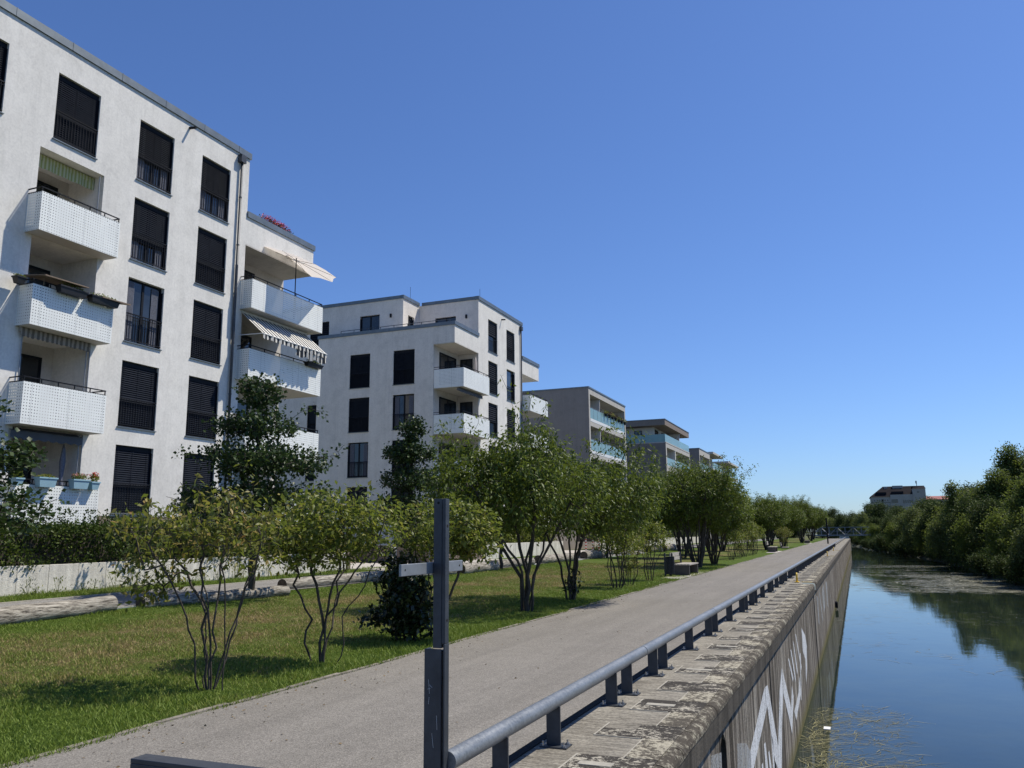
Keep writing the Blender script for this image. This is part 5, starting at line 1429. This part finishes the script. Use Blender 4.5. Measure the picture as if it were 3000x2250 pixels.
make_tree('cherry_tree', (-6.67, 20.1, 0), 'multi stemmed cherry tree with one long shoot reaching up right, behind the first cherry', 'tree', CG, st,
          [(-.3, 0, 2.8, 1.7, 1.8, 1.05, 5), (1.0, 0, 2.7, 1.4, 1.7, 1.0, 5)], 1450, 12, .118, .08, .8, M['leaf_cherry'], .038, .004, 22, .30, .36, .1, .25, minfrac=.35,
          extra=[(1.1, .1, 4.5), (1.25, .1, 4.65), (1.0, 0, 4.35), (1.75, .1, 4.25), (1.6, 0, 4.1), (1.9, .1, 4.3), (.75, 0, 4.2), (.45, .1, 4.15), (1.4, .1, 3.9), (1.2, .2, 4.1), (.9, .1, 3.9), (1.6, .2, 4.4), (1.9, 0, 3.8), (1.5, 0, 3.7), (1.0, .15, 4.15), (1.05, -.1, 4.25), (1.2, -.1, 4.5), (1.3, .2, 4.3), (1.5, .1, 4.25), (1.7, -.1, 4.1), (1.8, .1, 4.0), (2.0, .1, 4.15), (1.35, .15, 4.05), (1.15, .1, 3.95), (1.7, .2, 3.85), (.95, .1, 4.4), (2.05, 0, 4.0), (1.45, -.1, 3.95)], shoots=16)
for o in list(COL.objects):
    if o.name.startswith('cherry_tree'): o.scale = (1, 1, .94)
    if o.name == 'shrub': o.scale = (.90, .9, 1.0)
# basal shoots of the second cherry
V, T = leaf_cluster(60, (0, 0, .45), (.28, .25, .3), .12, 77); tb = thing('seedling', (-6.5, 19.9, 0), 'small leafy sucker growth at the foot of the second cherry', 'plant'); rawmesh('leaves', V, T, M['leaf_dark'], tb)
mb = MB()
for k in range(5): mb.tube([(-6.5, 19.9, 0), (-6.5 + random.uniform(-.25, .25), 19.9 + random.uniform(-.2, .2), .6)], .005, 4)
mb.build('stem', M['bark'], tb)
# small shrubs
rs = RS(31)
small = make_tree('shrub', (-6.75, 24.8, 0), 'small thin stemmed shrub right of the second cherry', 'shrub', SG, vase(rs, 8, 1.6, .65, .4, kink=.08),
                  [(0, 0, 1.5, .9, .85, .55, 4), (-.3, 0, 1.8, .5, .5, .4, 1)], 380, 8, .085, .05, .15, M['leaf_amel2'], .018, .003, 31, .55, .5, .1, .18)
rs = RS(32)
small2 = make_tree('shrub', (-6.85, 26.5, 0), 'brownish low shrub with many thin stems, between two small shrubs', 'shrub', SG, vase(rs, 10, 1.5, .5, .3, kink=.08),
                   [(0, 0, 1.35, .7, .7, .5, 4), (0, 0, .6, .4, .4, .35, 1)], 300, 7, .075, .05, .15, M['leaf_amel'], .014, .003, 32, .55, .5, .1, .18)
copy_thing(small, (-6.75, 29.1, 0), 2.1, (.95, .95, .98), 'small yellow green shrub just left of the nearest bench')
ys = [(51.5, 'small shrub right after the big cherry trees'), (54.4, 'second small shrub past the big cherries'), (58.0, 'third small shrub past the big cherries'), (61, 'small yellowish shrub before the second bench'), (64.5, 'yellowish shrub nearest the left of the second bench'), (88, 'yellow shrub beyond the second bench'), (95, 'farthest yellow shrub along the lawn')]
for k, (y, l) in enumerate(ys):
    copy_thing((small, small2)[k % 2], (-7.0 + .15 * math.sin(k * 3), y, 0), k * 1.3, 1.0 + .08 * (k % 3), l)
# big cherries by the bench
rs = RS(41)
big = make_tree('cherry_tree', (-7.0, 40.1, 0), 'broad dark cherry with a fan of many stems, right of the nearest bench', 'tree', CG, vase(rs, 11, 3.6, 1.9, .5, kink=.1),
                [(0, 0, 3.2, 2.4, 2.3, 1.35, 6), (.9, 0, 3.3, 1.6, 1.7, 1.2, 3), (-1.3, 0, 2.9, 1.4, 1.6, 1.1, 3), (0, 0, 4.2, 1.1, 1.1, .6, 1)], 1800, 16, .125, .11, .5, M['leaf_cherry'], .05, .006, 41, .30, .4, .1, .3, minfrac=.3, shoots=30)
copy_thing(big, (-6.95, 44.6, 0), 2.4, (.9, .9, .88), 'second broad cherry close behind the one by the bench')
cl = ['cherry tree in the middle of the row beyond the benches', 'next cherry down the row, beyond the yellow shrubs', 'far cherry tree with fan of stems near the third bench', 'cherry tree at the end of the lawn before the bridge', 'round crowned cherry set back on the lawn', 'cherry hidden behind the broad pair, left', 'dark cherry far along the lawn', 'last small cherry close to the quay end', 'cherry behind the second bench']
for k, (x, y, s) in enumerate([(-7.6, 79, 1.0), (-7.2, 92, .98), (-7.4, 128, 1.2), (-7.2, 150, 1.2), (-9.5, 60, 1.05), (-10.0, 52, 1.05), (-9.5, 104, 1.15), (-8.0, 175, 1.2), (-10.5, 72, 1.1)]):
    copy_thing(big, (x, y, 0), 1.1 + k * 1.7, (s, s, s * (.97 + .05 * (k % 3))), cl[k])
# lime trees along the garden path
st = [[(0, 0, -.1), (.02, 0, 1.6), (-.05, .05, 3.2), (0, 0, 5.2)]]
blobs = [(0, 0, 2.35, 2.1, 2.0, .55, 5), (.2, 0, 3.35, 1.75, 1.6, .42, 4), (-.1, 0, 4.25, 1.2, 1.1, .36, 2.5), (0, 0, 5.05, .6, .55, .5, 1.3)]
lime = make_tree('lime_tree', (-13.75, 16.8, .15), 'young lime tree in front of the striped awning balcony, with open tiered crown', 'tree', LG_, st, blobs, 860, 14, .10, .09, .25, M['leaf_lime'], .085, .006, 51, .42, .8, -.15, .28, minfrac=.3,
                 extra=[(2.35, 0, 3.5), (2.45, .1, 3.6), (2.3, .2, 3.4), (-2.3, 0, 3.55), (-2.45, .1, 3.75), (-2.5, 0, 3.6), (1.8, .2, 4.5), (1.6, 0, 4.55)])
lime2 = make_tree('lime_tree', (-14.0, 25.2, .15), 'narrow conical young lime before the second building', 'tree', LG_, st, [(a, c, d, e * .78, f * .78, g, h) for a, c, d, e, f, g, h in blobs], 760, 14, .10, .08, .25, M['leaf_lime'], .075, .006, 52, .38, .8, -.15, .28, minfrac=.3)
copy_thing(lime, (-13.3, 8.3, .12), 2.2, (1.05, 1.05, .85), 'lime tree whose branches hang in from the left edge of the photo')
for k, (y, l) in enumerate([(33.2, 'thin lime with straight trunk left of the nearest cherry stems'), (49.6, 'lime trunk wound with leaves right of the bollards'), (57.5, 'lime behind the small shrubs'), (66, 'lime with dark straight trunk left of the broad cherry'), (74.5, 'lime behind the broad cherries'), (83, 'lime before the fourth building'), (91, 'distant lime right of the fourth building'), (100, 'lime before the fifth building'), (112, 'farther lime before the fifth building'), (126, 'lime before the sixth building'), (142, 'lime near the end of the garden path'), (160, 'last lime of the row')]):
    copy_thing((lime2, lime)[k % 2], (-14.1, y, .2), k * 1.37, (1, 1, .9 + .04 * (k % 3)), l)

# hedges
def hedge(x0, x1, y0, y1, z0, z1, label, seed, n, mat=M['leaf_hedge'], size=.085):
    rs = RS(seed); cx, cy = (x0 + x1) / 2, (y0 + y1) / 2
    t = thing('hedge', (cx, cy, z0), label, 'hedge', None)
    P = rs.uniform(0, 1, (n, 3)); 
    # push towards the faces that show (front and top)
    u = rs.uniform(0, 1, n); P[u < .5, 0] = 1 - rs.uniform(0, 1, (u < .5).sum()) ** 2 * .3; P[(u >= .5) & (u < .8), 2] = 1 - rs.uniform(0, 1, ((u >= .5) & (u < .8)).sum()) ** 2 * .3
    Y = P[:, 1] * (y1 - y0)
    zt = (z1 - z0) * (1 + .07 * np.sin(Y * 1.1) + .05 * np.sin(Y * 3.1 + 1) + .04 * np.sin(Y * 7.3))
    xo = .10 * np.sin(Y * 1.7 + P[:, 2] * 3) + .07 * np.sin(Y * 4.3 + P[:, 2] * 7)
    Q = np.stack([x0 - cx + P[:, 0] * (x1 - x0) + xo * P[:, 0], y0 - cy + Y, P[:, 2] * zt], 1) + rs.normal(size=(n, 3)) * .05
    # upright shoots above the top
    m = int(n * .05); ks = rs.uniform(0, y1 - y0, m // 12 + 1); kk = rs.randint(0, len(ks), m)
    S_ = np.stack([rs.uniform(-.2, .3, len(ks))[kk] + rs.normal(size=m) * .03, y0 - cy + ks[kk] + rs.normal(size=m) * .03, (z1 - z0) * .98 + rs.uniform(0, .38, m)], 1)
    Q = np.concatenate([Q, S_])
    V, T = leaf_arrays(Q, rs.normal(size=(len(Q), 3)) + np.array([.5, 0, .3]), size, rs, .55)
    rawmesh('foliage', V, T, mat, t)
    mb = MB(); mb.box(x0 + .1, x1 - .22, y0 + .1, y1 - .1, z0, z1 - .25); mb.build('twigs', M['bark'], t)
    return t
hedge(-19.4, -17.75, 5, 26.6, .95, 1.98, 'long dark clipped hedge on top of the left concrete wall', 61, 52000)
hedge(-19.8, -18.2, 39.9, 51.6, 1.0, 2.0, 'yellow green hedge on the wall before the second building', 62, 14000, M['leaf_amel2'], .11)
hedge(-20.2, -18.4, 34.4, 39.6, 1.0, 2.2, 'yellowish hedge above the brick wall', 63, 7000, M['leaf_amel2'], .11)
hedge(-20, -18.0, 61.5, 104, 1.0, 2.2, 'long far hedge behind the pale wall', 64, 16000, M['leaf_hedge'], .16)

# weeds at the foot of the retaining wall
rs = RS(71)
for k in range(34):
    y = 8.5 + k * .55 + rs.uniform(-.2, .2); hh = rs.uniform(.18, .5)
    n = int(28 * hh / .3); t0 = thing('weed_plant', (-17.55 + rs.uniform(-.1, .25), y, .345), 'wild weed growing at the foot of the left concrete wall', 'weed', 'weeds along the foot of the left concrete wall')
    P = np.stack([rs.normal(size=n) * .07, rs.normal(size=n) * .09, rs.uniform(0, 1, n) ** 1.1 * hh], 1)
    V, T = leaf_arrays(P, rs.normal(size=(n, 3)) * .6 + np.array([0, 0, .8]), .085, rs, .3); rawmesh('leaves', V, T, M['leaf_amel2'] if k % 3 else M['leaf_hedge'], t0)
    mb = MB()
    lx_, ly_, lz_ = t0.location
    for j in range(4): mb.tube([(lx_, ly_, lz_), (lx_ + rs.normal() * .06, ly_ + rs.normal() * .08, lz_ + hh)], .004, 3)
    mb.build('stem', M['leaf_amel2'], t0)

# grass blades
def grass(name, n, xr, yr, h, seed, near=True, mat=None, wd=.011):
    rs = RS(seed)
    # density falls with distance
    u = rs.uniform(0, 1, n); a, c = yr
    Y = a * (c / a) ** u if near else rs.uniform(a, c, n)
    X = rs.uniform(xr[0], xr[1], n)
    g = np.interp(X, [-60, -17.7, -16.4, -14.3, -13.4, -9, -5.8, 0], [.5, .36, .30, .18, .13, .07, 0, 0])
    clump = .75 + .35 * np.sin(X * 3.1 + np.sin(Y * 2.2)) * np.sin(Y * 2.7 + X)
    H = h * rs.uniform(.4, 1.3, n) * clump * (1 + .5 * np.exp(-((X + 6.1) / .35) ** 2) + .5 * np.exp(-((X + 14.1) / .3) ** 2))
    Wd = wd * rs.uniform(.6, 1.3, n) * (1 + Y / 22.)
    ang = rs.uniform(0, 2 * np.pi, n); le = rs.normal(size=(n, 2)) * .55
    B = np.stack([X, Y, g - .005], 1); s = np.stack([np.cos(ang), np.sin(ang), 0 * ang], 1) * Wd[:, None] * .5
    tip = B + np.stack([le[:, 0] * H, le[:, 1] * H, H], 1)
    V = np.stack([B - s, B + s, tip], 1).reshape(-1, 3); T = np.arange(3 * n).reshape(-1, 3)
    o = rawmesh(name, V, T, mat or M['blades']); tag(o, None, None, None, 'stuff'); return o
g1 = grass('grass', 380000, (-14.2, -5.80), (3.6, 42), .050, 81); g1['label'] = 'short mown grass of the lawn, dry and brown in patches'; g1['category'] = 'grass'
g2 = grass('grass', 26000, (-17.65, -16.53), (6, 34), .11, 82); g2['label'] = 'rough grass strip at the foot of the concrete wall'; g2['category'] = 'grass'

rs = RS(83); n = 380
Y = 4 * (60 / 4) ** rs.uniform(0, 1, n); X = np.where(rs.uniform(0, 1, n) < .7, -5.75 + np.abs(rs.normal(size=n)) * .35, rs.uniform(-5.7, -2.5, n))
V, T = leaf_arrays(np.stack([X, Y, np.full(n, .018)], 1), np.stack([rs.normal(size=n), rs.normal(size=n), np.full(n, .05)], 1), .032, rs, .55)
o = rawmesh('leaf_litter', V, T, M['litter']); tag(o, 'fallen brown leaves scattered along the edge of the quay path', 'leaves', None, 'stuff')

# ---- far bank trees
def bank_tree(name, seed, blobs, n, per, size, leaf, label, stems=None, droop=.2, spread=.25, rb=.14):
    rs = RS(seed)
    st = stems or [[(0, 0, -.3), (.1, 0, 1.5), (0, .1, 3.5), (.1, 0, 5.5)], [(0, 0, -.3), (-.3, .2, 1.4), (-.9, .3, 3.0), (-1.2, .2, 4.5)], [(0, 0, -.3), (.4, -.1, 1.3), (1.0, .1, 3.0), (1.3, 0, 4.2)]]
    return make_tree(name, (0, 0, 0), label, 'tree', 'trees and bushes on the far bank', st, blobs, n, per, size, spread, droop, leaf, rb, .012, seed, .5, .55, 0, .5, minfrac=.15, jit=.05)
BP = {}
BP['round'] = [('round', 91, [(0, 0, 3.6, 2.6, 2.6, 2.4, 5), (1.2, .3, 4.6, 1.5, 1.5, 1.3, 2), (-1.3, 0, 2.6, 1.6, 1.7, 1.6, 3), (1.2, -.5, 2.0, 1.7, 1.7, 1.6, 3)], 620, 17, .24, M['leaf_bank4'])]
kinds = {
 'round': dict(blobs=[(0, 0, 3.9, 2.3, 2.3, 1.9, 5), (1.3, .3, 4.8, 1.3, 1.3, 1.1, 2), (-1.5, 0, 3.0, 1.5, 1.6, 1.4, 3), (1.5, -.5, 2.2, 1.5, 1.6, 1.5, 3), (-.2, 0, 5.6, 1.1, 1.1, .8, 1)], n=640, per=20, size=.21, leaf='leaf_bank4'),
 'willow': dict(blobs=[(0, 0, 3.2, 2.2, 2.3, 2.4, 6), (.8, .3, 5.0, 1.2, 1.3, 1.3, 2), (-1.3, .2, 2.0, 1.4, 1.4, 1.6, 3), (1.4, .2, 1.8, 1.3, 1.3, 1.6, 3)], n=660, per=22, size=.20, leaf='leaf_bank2', droop=.9),
 'light': dict(blobs=[(0, 0, 2.6, 1.9, 1.9, 1.9, 5), (.7, 0, 4.0, 1.0, 1.0, 1.1, 2), (-.9, .2, 3.4, .9, .9, 1.0, 2), (0, 0, 1.2, 1.9, 1.9, 1.1, 3)], n=560, per=20, size=.19, leaf='leaf_bank3'),
 'airy': dict(blobs=[(0, 0, 6.0, 1.5, 1.5, 2.0, 4), (.8, .2, 4.2, 1.5, 1.5, 1.6, 3), (-1.0, 0, 3.2, 1.5, 1.5, 1.5, 3), (.2, 0, 7.8, .9, .9, 1.0, 1.2)], n=430, per=15, size=.24, leaf='leaf_bank', spread=.2,
              stems=[[(0, 0, -.3), (.1, 0, 2.5), (0, .1, 5.0), (.2, 0, 8.2)], [(0, 0, -.3), (-.3, .2, 2.4), (-.9, .3, 4.6)], [(0, 0, -.3), (.4, -.1, 2.3), (1.0, .1, 5.4)]]),
 'tall': dict(blobs=[(0, 0, 5.0, 2.2, 2.3, 3.2, 6), (.7, .2, 8.4, 1.4, 1.4, 1.6, 3), (-1.0, 0, 7.0, 1.3, 1.3, 1.5, 2), (0, 0, 2.2, 2.3, 2.3, 2.0, 3)], n=820, per=20, size=.24, leaf='leaf_bank',
              stems=[[(0, 0, -.3), (.1, 0, 3.0), (0, .1, 6.0), (.3, 0, 9.2)], [(0, 0, -.3), (-.3, .2, 2.4), (-.9, .3, 5.6), (-1, .2, 7.5)], [(0, 0, -.3), (.4, -.1, 2.3), (1.0, .1, 5.4)]]),
 'bush': dict(blobs=[(0, 0, .9, 1.5, 1.7, 1.0, 5), (.5, .7, 1.5, .9, .9, .8, 2), (-.7, -.5, 1.1, .9, .9, .8, 2)], n=420, per=18, size=.16, leaf='leaf_bank4', spread=.22,
              stems=[[(0, 0, -.3), (.3, 0, 1.2)], [(0, 0, -.3), (-.5, .2, 1.0)], [(0, 0, -.3), (.2, .6, 1.4)]], rb=.05),
}
desc = {'round': 'dark rounded tree', 'willow': 'grey green drooping willow', 'light': 'light green leafy shrub tree', 'airy': 'airy open crowned tree', 'tall': 'tall full tree', 'bush': 'low waterside bush'}
proto = {}; sd = 90; cnt_ = {}
_t = ['', 'first', 'second', 'third', 'fourth', 'fifth', 'sixth', 'seventh', 'eighth', 'ninth', 'tenth', 'eleventh', 'twelfth', 'thirteenth', 'fourteenth', 'fifteenth', 'sixteenth', 'seventeenth', 'eighteenth', 'nineteenth']
ORD = ['', 'nearest'] + _t[2:] + ['twentieth'] + ['twenty ' + q for q in _t[1:10]] + ['thirtieth'] + ['thirty ' + q for q in _t[1:10]] + ['fortieth'] + ['forty ' + q for q in _t[1:10]] + ['fiftieth'] + ['fifty ' + q for q in _t[1:10]] + ['sixtieth'] + ['sixty ' + q for q in _t[1:10]] + ['seventieth'] * 20
# placed by x (from the shore), y, kind, scale
PL = [  # right edge, nearest
 (14.6, 60, 'willow', .95), (15.5, 67, 'round', 1.0), (12.2, 69, 'bush', .8), (13.4, 74, 'willow', .98), (11.3, 77, 'bush', .9), (14.8, 78, 'tall', .80), (13.1, 82, 'airy', .86), (12.4, 87, 'light', 1.0),
 (16.8, 88, 'willow', 1.1), (11.3, 92, 'bush', 1.1), (12.6, 96, 'round', 1.0), (15.8, 98, 'light', 1.3), (19.0, 104, 'tall', 1.05), (11.2, 101, 'light', .95), (11.9, 107, 'round', 1.05),
 (15.0, 112, 'tall', 1.08), (18.6, 116, 'tall', 1.2), (10.9, 112, 'airy', .97), (11.6, 120, 'willow', 1.25), (14.5, 124, 'willow', 1.4), (10.2, 127, 'light', .9), (10.8, 134, 'round', 1.2), (9.4, 141, 'light', 1.05), (13.5, 138, 'airy', 1.0), (16.5, 146, 'round', 1.6),
 (9.2, 148, 'willow', 1.25), (7.2, 156, 'bush', 1.5), (9.4, 160, 'round', 1.3), (6.3, 168, 'light', 1.0), (8.0, 174, 'willow', 1.1), (12, 178, 'round', 1.6), (5.6, 182, 'bush', 1.6), (6.3, 192, 'round', 1.15), (3.9, 198, 'bush', 1.6), (3.9, 209, 'light', 1.2), (7.5, 212, 'round', 1.35),
 (2.2, 219, 'bush', 1.5), (10, 232, 'round', 1.5), (1.6, 240, 'light', 1.2), (4.5, 246, 'round', 1.45), (-.2, 258, 'bush', 1.8), (1.5, 268, 'willow', 1.35), (-1.5, 280, 'round', 1.25), (7, 276, 'round', 1.6),
 (-4.5, 300, 'round', 1.35), (-9, 310, 'willow', 1.35), (-1, 312, 'round', 1.5), (-13, 325, 'round', 1.5), (-19, 330, 'light', 1.6), (-8, 345, 'round', 1.65), (5, 330, 'round', 1.75), (14, 340, 'round', 1.8), (22, 300, 'round', 1.9), (-25, 300, 'round', 1.5), (-30, 330, 'round', 1.7), (-20, 270, 'willow', 1.3), (-18, 240, 'light', 1.3), (-16, 215, 'round', 1.1), (-22, 222, 'willow', 1.3), (-13.5, 203, 'bush', 1.3),
 (24, 130, 'tall', 1.25), (26, 160, 'round', 2.1), (22, 190, 'round', 2.0), (17, 215, 'round', 1.8), (20, 245, 'round', 1.9)]
brs = RS(5)
y = 57.0
while y < 205:
    xs_ = np.interp(y, [p[1] for p in shore], [p[0] for p in shore])
    PL.append((xs_ + brs.uniform(.5, 1.3), y, 'bush', brs.uniform(.5, 1.1) * (1 + y / 300.))); y += brs.uniform(2.2, 3.6) * (1 + y / 300.)
for k, (x, y, kd, s) in enumerate(PL):
    if 135 < y < 262 and x > -10: s *= .90 if y < 185 else .78
    side = 'near the photo right edge' if y < 86 else 'midway on the right bank' if y < 135 else 'on the far river bend' if y < 205 else 'beyond the footbridge' if x > -12 else 'left of the footbridge end'
    cnt_[kd] = cnt_.get(kd, 0) + 1
    lab = '%s %s, %s of that kind' % (desc[kd], side, ORD[cnt_[kd]])
    z = -2.2 if kd in ('bush',) else -1.6
    if x < -12.5: z = .2
    elif x - np.interp(y, [p[1] for p in shore], [p[0] for p in shore]) > 6: z = -.2
    if kd not in proto:
        sd += 1; kw = kinds[kd].copy(); lf = M[kw.pop('leaf')]
        proto[kd] = bank_tree('bank_tree' if kd != 'bush' else 'bank_bush', sd, leaf=lf, label=lab, **kw)
        o = proto[kd]; o.location = (x, y, z); o.rotation_euler = (0, 0, k * 2.1); o.scale = (s, s, s)
    else:
        o = copy_thing(proto[kd], (x, y, z - (.3 if kd == 'bush' else 0)), k * 2.1, (s, s, s * (.95 + .1 * ((k * 7) % 3) / 2)), lab)
    if kd == 'bush': o['category'] = 'bush'
# trees behind the row of buildings end
for k, (x, y, s) in enumerate([(-17, 190, 1.1), (-19, 205, 1.3), (-15, 180, 1.0), (-24, 188, 1.5)]):
    copy_thing(proto['round'], (x, y, .2), k * 1.9, s, 'dark rounded tree at the end of the building row, %s' % ['nearest the path', 'second behind', 'in front', 'left'][k])

# floating weed
def weeds(name, n, region, size, mat, seed, label, thin=.02, clumps=40, spread=(.6, .25), curl=1.0):
    rs = RS(seed); (x0, x1, y0, y1) = region
    C = np.stack([rs.uniform(x0, x1, clumps), rs.uniform(y0, y1, clumps)], 1); idx = rs.randint(0, clumps, n)
    P = C[idx] + rs.normal(size=(n, 2)) * np.array(spread)
    keep = (P[:, 0] > -1.41); P = P[keep]; n = len(P)
    L = size * rs.uniform(.4, 1.6, n); a = rs.normal(size=n) * .5 + curl
    k = 5; V = []; z = ZW + .004 + rs.uniform(0, .008, n)
    ang = a.copy(); cur = P.copy(); pts = [cur.copy()]
    for j in range(k):
        ang = ang + rs.normal(size=n) * .35; cur = cur + np.stack([np.cos(ang), np.sin(ang)], 1) * (L / k)[:, None]; pts.append(cur.copy())
    w_ = thin * rs.uniform(.5, 1.4, n)
    for j in range(k + 1):
        f = w_ * max(.25, 1 - abs(j / k - .45) * 1.5)
        dn = np.stack([-np.sin(ang), np.cos(ang)], 1) * f[:, None]
        V += [np.concatenate([pts[j] - dn, z[:, None]], 1), np.concatenate([pts[j] + dn, z[:, None]], 1)]
    Va = np.stack(V, 1).reshape(-1, 3); i = np.arange(n) * 2 * (k + 1); T = []
    for j in range(k): T.append(np.stack([i + 2 * j, i + 2 * j + 1, i + 2 * j + 3, i + 2 * j + 2], 1))
    o = rawmesh(name, Va, np.concatenate(T), mat); tag(o, label, 'water weed', None, 'stuff'); return o
weeds('water_weed', 900, (-1.35, .6, 16.5, 22.8), .40, M['weed'], 101, 'yellow brown strands of water weed floating beside the quay wall', .006, 30, (.25, .5), .4)
weeds('water_weed', 360, (-1.4, -.6, 15.5, 22.5), .45, M['weed'], 102, 'weed matted against the foot of the quay wall', .008, 14, (.12, .6), 1.2)
weeds('water_weed', 2000, (-1, 11.5, 66, 118), .9, M['weedfar'], 103, 'pale drifts of weed floating across the canal in the middle distance', .035, 60, (1.3, .9), 0)
weeds('water_weed', 1500, (4, 12, 68, 92), 1.0, M['weedfar'], 104, 'dense pale weed at the right bank', .07, 34, (1.6, 1.2), 0)
weeds('water_weed', 260, (-.8, 7, 27, 62), .5, M['weedfar'], 105, 'scattered small weed scraps on the open water', .012, 24, (.8, .8), 0)
